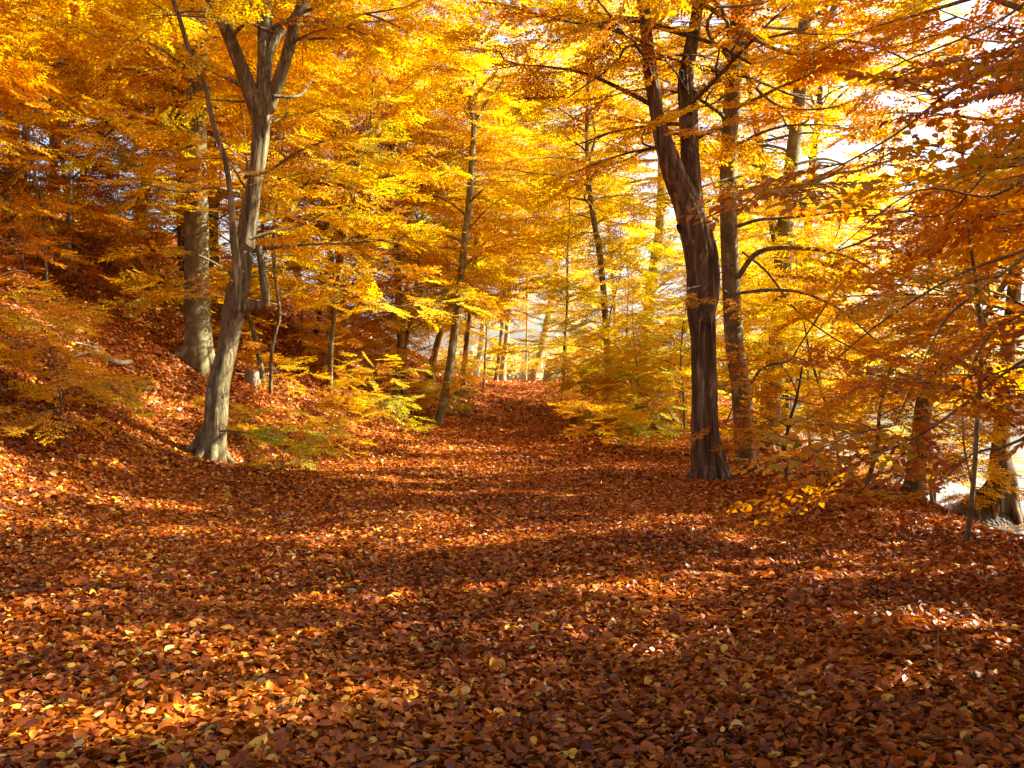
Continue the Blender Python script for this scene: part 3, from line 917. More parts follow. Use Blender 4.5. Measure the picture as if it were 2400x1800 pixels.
drawn_tree('sapling', 'small dark sapling with forked stem right of the smooth beech foot', 'tree', (1846, 1124),
  [([(1846, 1122, 9), (1838, 1060, 8), (1850, 990, 8), (1868, 930, 6), (1880, 860, 4)], (0, 0.1), 0), ([(1848, 1000, 5), (1815, 985, 4), (1790, 990, 3)], (0, 0), 0)],
  'dark', 0, dict(tint=(0.40, 0.12), sets=[dict(z=(0.5, 2.2), n=7, len=1.2, gap=0.26, sc=0.7)]), seed=14, sides=8, flare=0.2)
drawn_tree('beech_tree', 'pale sunlit beech standing in the golden thicket right of the path', 'tree', (1509, 880),
  [([(1505, 880, 32), (1511, 820, 29), (1523, 708, 28), (1538, 600, 27), (1547, 540, 25), (1552, 430, 22)], (0, 0.4), 21)],
  'pale', 21, dict(tint=(0.72, 0.12), sets=[dict(z=(7, 21), n=51, len=4.4, gap=0.7, sc=1.15)]), seed=15, sides=16, kind='far', depth=38,
  limbs=[dict(pts=[(1535, 680, 7), (1580, 640, 6), (1610, 590, 4)], dd=(0, 0), leaf=False)])
drawn_tree('beech_tree', 'slim dark beech left of the pale sunlit one, rising from the golden thicket', 'tree', (1425, 870),
  [([(1425, 880, 16), (1422, 813, 15), (1415, 690, 15), (1405, 590, 14), (1385, 470, 13), (1376, 325, 11)], (0, 0.4), 15)],
  'horn', 15, dict(tint=(0.72, 0.12), sets=[dict(z=(6, 15), n=37, len=3.4, gap=0.6, sc=1.1)]), seed=16, sides=12, kind='far', depth=34)
drawn_tree('beech_tree', 'thin straight beech stem between the slim dark beech and the pale one', 'tree', (1445, 860),
  [([(1445, 870, 9), (1443, 780, 9), (1436, 650, 8), (1425, 500, 7)], (0, 0.4), 13)],
  'pale', 13, dict(tint=(0.75, 0.12), sets=[dict(z=(2.5, 13), n=31, len=2.8, gap=0.6, sc=1.05)]), seed=17, sides=10, kind='far', depth=42)
drawn_tree('beech_tree', 'stout beech leaning to the right at the end of the path', 'tree', (1255, 893),
  [([(1253, 893, 26), (1262, 855, 20), (1271, 813, 19), (1282, 758, 17), (1292, 700, 15)], (0, 0.4), 18)],
  'pale', 18, dict(tint=(0.68, 0.12), sets=[dict(z=(6.5, 18), n=41, len=4.0, gap=0.8, sc=1.2)]), seed=18, sides=14, kind='far', depth=53)
drawn_tree('beech_tree', 'thin twin stem pressed against the stout leaning beech at the path end', 'tree', (1268, 893),
  [([(1267, 893, 7), (1278, 830, 7), (1289, 760, 6), (1297, 690, 5)], (0, 0.4), 12)],
  'pale', 12, dict(tint=(0.68, 0.12), sets=[dict(z=(4.5, 12), n=20, len=2.6, gap=0.8, sc=1.1)]), seed=19, sides=8, kind='far', depth=53.6)
drawn_tree('beech_tree', 'grey beech with swollen pale foot on the bank just left of the path end', 'tree', (1114, 876),
  [([(1116, 876, 20), (1120, 850, 15), (1126, 822, 14), (1132, 758, 13), (1137, 686, 12), (1140, 600, 11)], (0, 0.4), 17)],
  'pale', 17, dict(tint=(0.55, 0.12), sets=[dict(z=(4.5, 17), n=37, len=3.6, gap=0.7, sc=1.15)]), seed=20, sides=14, kind='far', flare=0.6)
drawn_tree('beech_tree', 'thicker of the two close trunks at the crest where the path vanishes', 'tree', (1177, 894),
  [([(1177, 894, 17), (1180, 850, 14), (1188, 780, 12), (1194, 700, 11)], (0, 0.4), 17)],
  'pale', 17, dict(tint=(0.66, 0.12), sets=[dict(z=(6.5, 17), n=34, len=3.6, gap=0.8, sc=1.2)]), seed=21, sides=12, kind='far', depth=54)
drawn_tree('beech_tree', 'slimmer curved one of the two close trunks at the crest where the path vanishes', 'tree', (1162, 892),
  [([(1162, 893, 11), (1169, 840, 9), (1175, 780, 8), (1180, 700, 8)], (0, 0.4), 14)],
  'horn', 14, dict(tint=(0.62, 0.12), sets=[dict(z=(6, 14), n=27, len=3.0, gap=0.8, sc=1.2)]), seed=22, sides=10, kind='far', depth=52)
drawn_tree('beech_tree', 'thin upright tree alone in the gap at the end of the path', 'tree', (1233, 893),
  [([(1232, 894, 6), (1234, 820, 5), (1235, 740, 5), (1233, 640, 4)], (0, 0.4), 12)],
  'pale', 12, dict(tint=(0.66, 0.12), sets=[dict(z=(5, 12), n=18, len=2.4, gap=0.8, sc=1.1)]), seed=23, sides=8, kind='far', depth=55)
drawn_tree('young_beech', 'dark thin young beech on the right verge near the end of the path', 'tree', (1320, 925),
  [([(1318, 924, 8), (1322, 880, 8), (1323, 813, 7), (1329, 722, 6), (1330, 600, 5)], (0, 0.4), 9)],
  'horn', 9, dict(tint=(0.72, 0.12), sets=[dict(z=(3.5, 9), n=23, len=2.2, gap=0.5, sc=0.95)]), seed=24, sides=8, kind='far', depth=39)
drawn_tree('beech_tree', 'dark pair-like trunk on the left bank, nearer of the two above the shrubs', 'tree', (935, 872),
  [([(932, 870, 12), (938, 800, 11), (941, 740, 10), (935, 640, 9), (930, 500, 8)], (0, 0.4), 14)],
  'horn', 14, dict(tint=(0.48, 0.12), sets=[dict(z=(2.5, 14), n=34, len=3.2, gap=0.6, sc=1.05)]), seed=25, sides=10, kind='far', depth=31)
drawn_tree('beech_tree', 'brown trunk on the left bank leaning away to the right of the dark one', 'tree', (946, 868),
  [([(946, 866, 11), (952, 800, 10), (964, 740, 9), (980, 640, 8), (990, 500, 7)], (0, 0.4), 14)],
  'horn', 14, dict(tint=(0.48, 0.12), sets=[dict(z=(2.5, 14), n=31, len=3.0, gap=0.6, sc=1.05)]), seed=26, sides=10, kind='far', depth=32)
drawn_tree('beech_tree', 'straight dark trunk between the kinked slender beech and the path end bank', 'tree', (1090, 862),
  [([(1089, 862, 11), (1094, 800, 10), (1102, 720, 9), (1112, 620, 8), (1118, 500, 7)], (0, 0.4), 15)],
  'horn', 15, dict(tint=(0.50, 0.12), sets=[dict(z=(3, 15), n=34, len=3.2, gap=0.6, sc=1.1)]), seed=27, sides=10, kind='far', depth=42)
drawn_tree('beech_tree', 'pale slanting stem on the left bank, right of the brown trunk', 'tree', (1016, 884),
  [([(1015, 882, 6), (1022, 830, 6), (1034, 780, 6), (1045, 690, 5), (1060, 560, 5)], (0, 0.4), 12)],
  'pale', 12, dict(tint=(0.52, 0.12), sets=[dict(z=(3, 12), n=27, len=2.6, gap=0.6, sc=1.05)]), seed=28, sides=8, kind='far', depth=38)
drawn_tree('beech_tree', 'broad grey trunk high on the hillside at the left edge', 'tree', (30, 560),
  [([(28, 560, 36), (26, 480, 34), (25, 350, 32), (27, 220, 30), (30, 100, 28)], (0, 0.3), 17)], 'beech', 17,
  dict(tint=(0.36, 0.12), sets=[dict(z=(3, 17), n=41, len=3.6, gap=0.6, sc=1.15)]), seed=29, sides=14, kind='far', depth=30)
drawn_tree('beech_tree', 'pale trunk on the hillside, second thick one from the left edge', 'tree', (126, 560),
  [([(130, 570, 22), (128, 480, 20), (126, 350, 19), (125, 240, 18), (122, 100, 17)], (0, 0.3), 17)], 'beech', 17,
  dict(tint=(0.38, 0.12), sets=[dict(z=(4, 17), n=41, len=3.6, gap=0.6, sc=1.15)]), seed=30, sides=14, kind='far', depth=34)
drawn_tree('young_beech', 'thin bent stem on the hillside in front of the pale trunks at left', 'tree', (108, 640),
  [([(108, 650, 9), (106, 580, 8), (98, 480, 8), (80, 400, 7), (62, 310, 6), (45, 220, 5)], (0, -0.5), 9)], 'horn', 9,
  dict(tint=(0.50, 0.14), sets=[dict(z=(1.5, 9), n=24, len=2.6, gap=0.42, sc=0.95)]), seed=31, sides=8, depth=21)
drawn_tree('young_beech', 'slim stem on the slope right of the forked tree, leaning over the leaf bank', 'tree', (640, 832),
  [([(636, 835, 9), (646, 780, 8), (655, 730, 8), (640, 600, 7), (648, 480, 6)], (0, 0.3), 9)], 'horn', 9,
  dict(tint=(0.62, 0.13), sets=[dict(z=(1.8, 9), n=27, len=2.6, gap=0.42, sc=0.95)]), seed=32, sides=8, depth=24)

# ------------------------------------------------------------------ trees of the wood that repeat: built once per kind, then copied
def wild_tree(seed, height, clear, count, length, gap, sc, kind, mean, r0, bark, mat_leaf=None, wig=0.05, sides=10, gaps=None, el=(0.25, 1.0)):
    """trunk + crown meshes of one kind of tree, standing at the origin (returned as two unlinked mesh objects)"""
    rng = np.random.default_rng(500 + seed)
    n = 12
    P = [np.array([0, 0, -0.3])]
    d = np.array([rng.normal(0, 0.08), rng.normal(0, 0.08), 1.0])
    for i in range(n):
        d = d + np.array([rng.normal(0, wig), rng.normal(0, wig), 0.05]); d /= np.linalg.norm(d)
        P.append(P[-1] + d * (height + 0.3) / n)
    Rd = r0 * np.linspace(1, 0.06, n + 1) ** 0.85
    P, Rd = resample(np.array(P), Rd, 0.25)
    bag = Bag()
    V, F = tube(P, Rd, sides, 0.03 if r0 > 0.06 else 0, 0.2, 0.03 if r0 > 0.06 else 0, rng, 0.3)
    bag.add(V, F, 0)
    cr = Crown(kind, rng, mean, 0.13)
    crown_on([(P, Rd)], rng, cr, bag, clear, height * 0.97, count, length, gap * 1.12, sc, el=el)
    if gaps:
        cr.open_gaps(*gaps)
    tr = bag.link('trunk', [MATS[bark]])
    co = cr.mesh('crown', [mat_leaf or M_LEAF, M_TWIG])
    return tr, co

def kind_of(*a, **k):
    tr, co = wild_tree(*a, **k)
    COL.objects.unlink(tr); COL.objects.unlink(co)
    return tr, co

def plant(kind, name, cat, group, x, y, rz, sc, shift, label, dz=0.0):
    tr, co = kind
    root = thing(name, label, cat, (x, y, tz(x, y) + dz), group, R(rz), sc)
    for src in (tr, co):
        c = src.copy()
        COL.objects.link(c)
        c.parent = root
        c.color = (min(shift + 0.05, 0.84), 0.5, 0.5, 1)
    return root

YOUNG = [kind_of(1, 8.5, 1.0, 25, 3.0, 0.36, 0.95, 'mid', 0.58, 0.06, 'beech', wig=0.10),
         kind_of(2, 7.0, 0.7, 25, 2.7, 0.34, 0.90, 'mid', 0.60, 0.05, 'horn', wig=0.10),
         kind_of(3, 10.0, 2.2, 26, 3.3, 0.40, 1.00, 'mid', 0.56, 0.075, 'beech', wig=0.10),
         kind_of(4, 9.0, 1.3, 26, 3.2, 0.5, 1.05, 'far', 0.60, 0.065, 'beech', wig=0.10),
         kind_of(5, 11.0, 2.0, 28, 3.7, 0.52, 1.10, 'far', 0.60, 0.085, 'dark', wig=0.10)]
TALL = [kind_of(6, 19, 5.0, 34, 5.2, 0.66, 1.25, 'far', 0.58, 0.20, 'beech', sides=14),
        kind_of(7, 17, 4.0, 32, 4.8, 0.64, 1.2, 'far', 0.60, 0.17, 'horn', sides=14),
        kind_of(8, 21, 6.5, 34, 5.4, 0.68, 1.3, 'far', 0.60, 0.23, 'beech', sides=14)]
GY, GT = 'young beeches of the understorey', 'tall beeches farther into the wood'
# x, y, kind, turn, scale, colour shift, label
for x, y, k, rz, sc, sh, lab in [
  (-10.3, 17.6, 2, 30, 1.0, 0.58, 'young beech with orange layered sprays at the left edge of the slope'),
  (-10.9, 24.5, 3, 130, 1.0, 0.50, 'young rust orange beech on the slope left of the thick smooth beech'),
  (-12.2, 27.0, 4, 77, 1.0, 0.32, 'dull russet young beech high on the slope before the pale trunks'),
  (-13.5, 31.0, 3, 200, 1.1, 0.28, 'dark russet young beech near the hillside top at left'),
  (-8.8, 30.0, 0, 10, 1.1, 0.52, 'orange young beech on the hillside behind the thick smooth beech'),
  (-6.0, 24.6, 2, 300, 0.95, 0.69, 'golden young beech spreading over the slope right of the forked tree'),
  (-4.9, 27.0, 2, 45, 1.0, 0.71, 'golden young beech above the verge shrubs, left of the kinked slender beech'),
  (-5.6, 29.5, 2, 160, 1.0, 0.65, 'amber young beech half way up the bank beyond the forked tree'),
  (-3.4, 33.0, 3, 250, 1.0, 0.61, 'orange young beech on the left bank behind the kinked slender beech'),
  (-6.9, 35.0, 4, 20, 1.1, 0.59, 'orange young beech on top of the bank beyond the two dark trunks'),
  (-3.3, 40.0, 4, 111, 1.0, 0.63, 'amber young beech on the left bank close to the path end'),
  (-1.2, 44.0, 0, 290, 0.8, 0.71, 'small golden beech on the left verge just before the crest'),
  (-2.6, 50.0, 3, 80, 1.0, 0.73, 'golden young beech at the crest left of the two close trunks'),
  (3.6, 29.0, 1, 15, 0.62, 0.77, 'bushy golden young beech at the right verge, first of the thicket'),
  (3.9, 31.0, 1, 215, 0.85, 0.81, 'bright yellow young beech in the thicket before the slim dark beech'),
  (4.7, 27.5, 0, 100, 0.72, 0.75, 'low golden beech in the thicket just left of the twisted trunk'),
  (3.3, 37.0, 3, 330, 0.85, 0.82, 'yellow young beech in the thicket behind the slim dark beech'),
  (5.6, 35.0, 4, 60, 0.7, 0.81, 'yellow young beech in the thicket behind the pale sunlit beech'),
  (2.6, 46.0, 3, 140, 0.55, 0.82, 'yellow young beech on the right verge near the crest'),
  (7.6, 31.0, 2, 5, 0.8, 0.73, 'golden young beech by the lake behind the low forking beech'),
  (7.6, 20.6, 1, 240, 0.6, 0.57, 'low orange young beech at the waterside behind the leaning trunk'),
  (7.4, 24.2, 0, 170, 0.66, 0.71, 'low golden young beech on the lake bank right of the forking beech'),
  (6.7, 14.4, 1, 200, 0.45, 0.46, 'low orange young beech on the bank at the right edge beside the thin sapling'),
  (7.3, 17.4, 0, 20, 0.60, 0.54, 'golden young beech on the bank between the leaning trunk and the dark trunk'),
  (8.6, 20.6, 0, 120, 0.75, 0.58, 'golden young beech at the waterside behind the dark trunk at the right edge'),
  (7.4, 24.8, 0, 20, 0.8, 0.67, 'golden young beech on the shore behind the leaning trunk'),
  (8.2, 29.8, 4, 140, 0.65, 0.73, 'yellow beech on the shore, seen between the forking beech and the leaning trunk'),
  (8.0, 34.0, 2, 250, 0.9, 0.75, 'golden young beech on the shore just right of the forking beech'),
  (7.1, 21.8, 1, 330, 0.8, 0.63, 'golden young beech at the water edge right of the leaning trunk'),
  (4.6, 22.6, 1, 60, 0.5, 0.71, 'bushy golden young beech close behind the smooth grey beech'),
  (-14.8, 26.5, 4, 140, 1.0, 0.32, 'dark russet young beech on the upper slope at the left edge'),
  (-8.2, 33.5, 3, 300, 1.1, 0.38, 'russet young beech on the hilltop seen right of the pale hillside trunks'),
  (-9.5, 40.0, 3, 20, 1.1, 0.38, 'russet young beech far back on the hilltop behind the thick smooth beech'),
]:
    plant(YOUNG[k], 'young_beech', 'tree', GY, x, y, rz, sc, sh, lab)
for x, y, k, rz, sc, sh, lab in [
  (-17.5, 33.0, 0, 0, 1.0, 0.27, 'tall russet beech on the hill crest at the left edge'),
  (-15.0, 40.0, 2, 60, 1.0, 0.30, 'tall russet beech on the hill crest behind the pale trunks'),
  (-11.0, 38.0, 1, 120, 1.0, 0.48, 'tall orange beech on the hilltop left of the thick smooth beech'),
  (-21.0, 43.0, 1, 20, 1.1, 0.28, 'tall dull brown beech far back on the hilltop at the left edge'),
  (-7.2, 43.0, 0, 180, 1.0, 0.57, 'tall orange beech far behind the forked tree'),
  (-10.5, 50.0, 2, 240, 1.0, 0.56, 'tall orange beech on the far hilltop beyond the forked tree'),
  (-3.8, 47.0, 1, 300, 0.95, 0.65, 'tall amber beech on the far bank above the kinked slender beech'),
  (-6.3, 58.0, 0, 33, 1.0, 0.63, 'tall amber beech beyond the bank, left of the path end'),
]:
    plant(TALL[k], 'tall_beech', 'tree', GT, x, y, rz, sc, sh, lab)
# trees mostly out of view, added so their dense crowns shade the clearing
for x, y, k, rz, sc, sh, lab in [
  (6.9, 9.6, 0, 40, 0.88, 0.44, 'tree on the lake bank past the right edge, orange boughs hanging in'),
  (7.0, 4.6, 1, 95, 0.88, 0.44, 'tree beside the clearing whose boughs shade the right foreground'),
  (7.6, 0.6, 0, 310, 0.88, 0.44, 'tree behind the right foreground casting dappled shade'),
  (9.6, 12.9, 1, 200, 0.88, 0.46, 'tall shore tree outside the right edge shading the path'),
  (9.4, 7.0, 0, 30, 0.88, 0.46, 'tree at the waterside past the right edge shading the middle of the clearing'),
  (10.2, 2.6, 1, 70, 0.9, 0.46, 'tree at the waterside behind the others, shading the left foreground'),
  (8.5, 15.4, 1, 140, 0.95, 0.46, 'shore tree added just outside the right edge to shade the ground at left'),
  (-9.6, 12.5, 0, 70, 0.7, 0.44, 'tree on the slope past the left edge, boughs reaching in'),
  (6.3, 8.3, 2, 0, 0.8, 0.44, 'bushy young beech added for shade on the bank past the right edge'),
  (6.1, 4.4, 2, 120, 0.8, 0.44, 'bushy young beech added for shade beside the right foreground, outside the frame'),
  (5.6, 1.6, 2, 240, 0.8, 0.44, 'bushy young beech added for shade right of the viewer'),
  (8.0, 6.4, 2, 180, 1.0, 0.44, 'bushy young beech added for shade behind the others on the bank past the right edge'),
]:
    gp = ((x, y, tz(x, y)), R(rz), sc, 1.4)
    sd = int(abs(x * 10 + y * 100))
    if k == 0:
        kd = kind_of(sd, 16, 2.6, 40, 4.4, 0.55, 1.15, 'shade', 0.56, 0.18, 'beech', sides=14, gaps=gp)
    elif k == 1:
        kd = kind_of(sd, 15, 2.2, 40, 4.2, 0.55, 1.1, 'shade', 0.56, 0.17, 'horn', sides=14, gaps=gp)
    else:
        kd = kind_of(sd, 7.0, 0.7, 28, 2.6, 0.4, 0.9, 'shade', 0.56, 0.05, 'horn', gaps=gp)
    plant(kd, 'shade_tree', 'tree', 'beeches added around the clearing', x, y, rz, sc, sh, lab, 0.9 if x > 8.4 else 0)

# ------------------------------------------------------------------ the bough that hangs in from the right
def bough_tree():
    rng = np.random.default_rng(77)
    bx, by = 4.3, 5.6
    zb = tz(bx, by)
    root = thing('hanging_beech', 'beech at the right edge with large orange and green leaves on hanging boughs', 'tree', (bx, by, zb))
    bag = Bag()
    P, Rd = resample(np.array([[0, 0, -0.3], [0.05, 0, 1.2], [0.0, 0.1, 3], [0.15, 0, 5.5], [0.2, 0.1, 7.5]]), np.array([0.13, 0.11, 0.10, 0.07, 0.03]), 0.12)
    V, F = tube(P, Rd, 16, 0.03, 0.2, 0.03, rng, 0.4)
    bag.add(V, F, 0)
    cr = Crown('near', rng, 0.57, 0.18)
    limbs = [([(2640, -60), (2450, 120), (2300, 240), (2120, 340), (1950, 440)], (5.6, 4.6), 0.8),
             ([(2640, 300), (2480, 420), (2360, 620), (2290, 740), (2215, 850), (2100, 960)], (5.6, 5.2), 0.85),
             ([(2640, 600), (2500, 760), (2330, 850), (2200, 950), (2080, 1030), (1990, 1085)], (5.6, 6.2), 0.8),
             ([(2640, 420), (2450, 560), (2230, 650), (2080, 730), (1980, 800), (1910, 850)], (5.6, 7.4), 0.95),
             ([(2640, 200), (2500, 330), (2330, 430), (2150, 520), (2000, 590)], (5.6, 6.0), 0.85),
             ([(2640, 750), (2520, 900), (2400, 1000), (2290, 1080), (2180, 1150)], (5.6, 5.8), 0.65),
             ([(2640, -250), (2480, -60), (2330, 60), (2180, 130), (2030, 190)], (6.0, 7.0), 0.9),
             ([(2640, 0), (2500, 180), (2350, 330), (2220, 420), (2080, 500)], (5.8, 6.8), 0.9),
             ([(2640, 520), (2520, 640), (2420, 720), (2310, 800), (2230, 900)], (5.6, 5.0), 0.75),
             ([(2640, -200), (2560, 0), (2460, 140), (2400, 240)], (5.6, 2.6), 0.6),
             ([(2640, 100), (2560, 250), (2450, 380), (2390, 480)], (5.6, 3.4), 0.6)]
    for pts, (d0, d1), sc in limbs:
        Q, W = [], []
        for q, (px, py) in enumerate(pts):
            u = q / (len(pts) - 1)
            dist = d0 * (1 - u) + d1 * u
            Q.append(((px - CX) / F_PX * dist - bx, dist - by, EYE + (CY - py) / F_PX * dist - zb))
            W.append(0.014 * (1 - u) + 0.003 * u)
        z0 = Q[0][2]
        Q.insert(0, (0.05, 0.02, max(z0 - 0.3, 0.3))); W.insert(0, 0.02)
        Q = np.array(Q)
        Q[2:] += rng.normal(0, 0.07, Q[2:].shape)
        Q, W = resample(Q, np.array(W), 0.08)
        V, F = tube(Q, W, 6)
        bag.add(V, F, 0)
        cr.along(Q, 0.25, 0.18, sc * 1.12)
    crown_on([(P, Rd)], rng, cr, bag, 2.8, 7.4, 11, 2.2, 0.3, 1.0)
    cr.open_gaps((bx, by, zb), 0.0, 1.0, 0.95)
    bag.link('trunk', [M_BEECH], root)
    o = cr.mesh('crown', [M_LEAF_FRONT, M_TWIG], root)
    o.color = (0.5, 0.5, 0.5, 1)
bough_tree()

# ------------------------------------------------------------------ saplings and low plants
def sapling_kind(seed, h, count, length, sc, kind, mean, matl):
    return kind_of(seed, h, 0.12 * h, count, length, 0.2, sc, kind, mean, 0.012 + 0.004 * h, 'horn', matl, 0.13, 6, el=(0.5, 1.15))
SAP = [sapling_kind(21, 1.7, 16, 0.9, 0.55, 'mid', 0.58, M_LEAF),
       sapling_kind(22, 1.2, 13, 0.7, 0.48, 'mid', 0.62, M_LEAF),
       sapling_kind(23, 2.4, 20, 1.1, 0.62, 'mid', 0.56, M_LEAF),
       sapling_kind(24, 0.7, 10, 0.5, 0.42, 'mid', 0.45, M_LIME)]
for px, py, k, rz, sc, sh, lab in [
  (150, 1045, 2, 20, 0.9, 0.56, 'yellow sapling with arching sprays on the slope at the left edge'),
  (30, 930, 0, 80, 1.1, 0.46, 'orange sapling at the very left edge of the slope'),
  (290, 985, 3, 140, 0.9, 0.42, 'low yellow-green seedling on the slope below the fallen branch'),
  (600, 1050, 1, 0, 0.8, 0.60, 'low yellow sapling right of the pale foot of the forked tree'),
  (660, 1110, 3, 200, 1.0, 0.60, 'lime green seedling in front of the forked tree'),
  (735, 1060, 0, 260, 0.6, 0.62, 'yellow sapling leaning over the flat leaves right of the forked tree'),
  (800, 1080, 1, 45, 0.75, 0.58, 'golden sapling at the front corner of the left verge shrubs'),
  (815, 1005, 2, 310, 0.55, 0.60, 'broad golden sapling in the middle of the left verge shrubs'),
  (900, 985, 0, 120, 1.0, 0.66, 'yellow sapling in the left verge shrubs behind the broad golden one'),
  (945, 1015, 3, 75, 1.3, 0.50, 'bright lime bush left of the kinked slender beech foot'),
  (985, 975, 1, 160, 1.1, 0.62, 'yellow bush directly behind the kinked slender beech'),
  (1065, 975, 3, 10, 1.1, 0.66, 'green seedling on the path edge right of the kinked slender beech'),
  (860, 920, 0, 210, 1.1, 0.52, 'orange-gold sapling on the bank above the verge shrubs'),
  (1010, 930, 1, 280, 1.2, 0.56, 'golden bush on the left verge farther up the path'),
  (1090, 915, 0, 0, 0.9, 0.54, 'small golden bush where the left bank meets the path near the crest'),
  (700, 940, 1, 33, 1.2, 0.46, 'orange sapling on the slope right of the forked tree'),
  (760, 900, 2, 99, 0.8, 0.48, 'taller orange sapling half way up the slope behind the shrubs'),
  (1345, 960, 0, 66, 1.0, 0.66, 'yellow sapling at the left corner of the right thicket'),
  (1370, 1005, 1, 190, 1.1, 0.55, 'golden low bush on the right path edge'),
  (1430, 1020, 1, 250, 1.3, 0.54, 'orange-gold bush in front of the right thicket'),
  (1490, 1005, 2, 320, 0.8, 0.62, 'golden sapling in the right thicket before the pale sunlit beech'),
  (1545, 1035, 3, 15, 1.3, 0.75, 'green low bush left of the twisted trunk'),
  (1590, 1010, 0, 135, 1.2, 0.58, 'golden bush just behind the twisted trunk'),
  (1480, 1050, 3, 222, 1.0, 0.72, 'small green plant at the front of the right thicket'),
  (1360, 925, 2, 175, 0.8, 0.66, 'yellow sapling beyond the thicket corner near the crest'),
  (1372, 985, 2, 10, 0.8, 0.64, 'tall golden shrub at the path side corner of the right thicket'),
  (1412, 985, 2, 90, 0.9, 0.60, 'dense golden shrub in the right thicket under the slim dark beech'),
  (1465, 990, 2, 170, 0.95, 0.64, 'dense yellow shrub in the right thicket under the pale sunlit beech'),
  (1525, 1000, 2, 230, 1.0, 0.60, 'dense golden shrub in the right thicket beside the twisted trunk'),
  (1575, 985, 2, 290, 1.3, 0.66, 'tall yellow shrub at the back of the right thicket behind the twisted trunk'),
  (1385, 945, 2, 350, 1.2, 0.68, 'bright yellow shrub at the back of the right thicket near the dark thin young beech'),
  (1450, 950, 2, 50, 1.3, 0.70, 'bright yellow shrub at the back of the right thicket before the thin straight stem'),
  (1430, 1045, 1, 20, 1.1, 0.40, 'rusty low shrub at the front of the right thicket'),
  (1530, 1060, 1, 80, 1.0, 0.44, 'orange low shrub left of the twisted trunk foot'),
  (60, 700, 2, 30, 0.9, 0.28, 'rust brown shrub on the slope at the left edge'),
  (180, 680, 2, 100, 0.9, 0.26, 'rust brown shrub on the slope above the fallen branch'),
  (250, 640, 2, 200, 1.0, 0.24, 'dark rust shrub on the upper slope left of the thick smooth beech'),
  (90, 580, 2, 280, 1.3, 0.20, 'dark rust shrub near the hill crest at the left'),
  (180, 560, 2, 330, 1.4, 0.22, 'rust shrub on the hill crest right of the pale trunk'),
  (290, 590, 2, 10, 1.4, 0.26, 'russet shrub on the hill crest left of the thick smooth beech'),
  (350, 640, 2, 70, 1.3, 0.26, 'russet shrub beside the dark slim trunk on the hill crest'),
  (330, 720, 0, 150, 1.1, 0.38, 'orange shrub half way up the slope left of the thick smooth beech'),
  (590, 760, 2, 260, 1.1, 0.34, 'rusty shrub on the slope behind the forked tree'),
  (720, 790, 2, 310, 1.2, 0.40, 'orange shrub on the slope behind the slim leaning stem'),
  (830, 830, 2, 40, 1.1, 0.42, 'orange shrub on the bank left of the dark trunk'),
  (1000, 850, 2, 120, 1.1, 0.46, 'amber shrub on the bank behind the kinked slender beech'),
  (1860, 1060, 3, 240, 1.5, 0.55, 'lime bush on the lake bank behind the dark forked sapling'),
  (1930, 1050, 3, 30, 1.4, 0.65, 'green bush at the waterside left of the leaning trunk'),
  (1960, 1090, 0, 300, 0.9, 0.35, 'rust orange sapling in front of the waterside bush'),
  (2090, 1150, 1, 100, 1.0, 0.36, 'orange seedling left of the leaning trunk foot'),
  (1720, 1120, 1, 55, 0.5, 0.25, 'small rust leaved shoot between the twisted trunk and the smooth beech'),
]:
    x, y = hit(px, py)
    plant(SAP[k], 'sapling', 'sapling', 'saplings and low shrubs', x, y, rz, sc, sh, lab)

# ------------------------------------------------------------------ the far shore
def plain(name, stops, scale):
    m, t, out = mat(name)
    tc = N(t, 'ShaderNodeTexCoord')
    n = N(t, 'ShaderNodeTexNoise')
    n.inputs['Scale'].default_value = scale
    n.inputs['Detail'].default_value = 6
    t.links.new(tc.outputs['Object'], n.inputs['Vector'])
    r = ramp(t, stops)
    t.links.new(n.outputs[0], r.inputs[0])
    p = N(t, 'ShaderNodeBsdfPrincipled')
    p.inputs['Roughness'].default_value = 0.9
    p.inputs['Specular IOR Level'].default_value = 0.1
    t.links.new(r.outputs[0], p.inputs['Base Color'])
    t.links.new(p.outputs[0], out.inputs[0])
    return m
M_FARHILL = plain('far_hill_ground', [(0.3, (0.16, 0.12, 0.08)), (0.7, (0.30, 0.22, 0.13))], 0.05)
M_HAZY_FARWOOD = leaf_material('hazy_far_wood_foliage', [(0.0, (0.30, 0.26, 0.17)), (0.4, (0.50, 0.38, 0.20)), (0.7, (0.66, 0.50, 0.20)), (1.0, (0.56, 0.55, 0.32))], 0.55, 0.8, 0.05)  # leaf colours lightened in place of haze over the distant wood
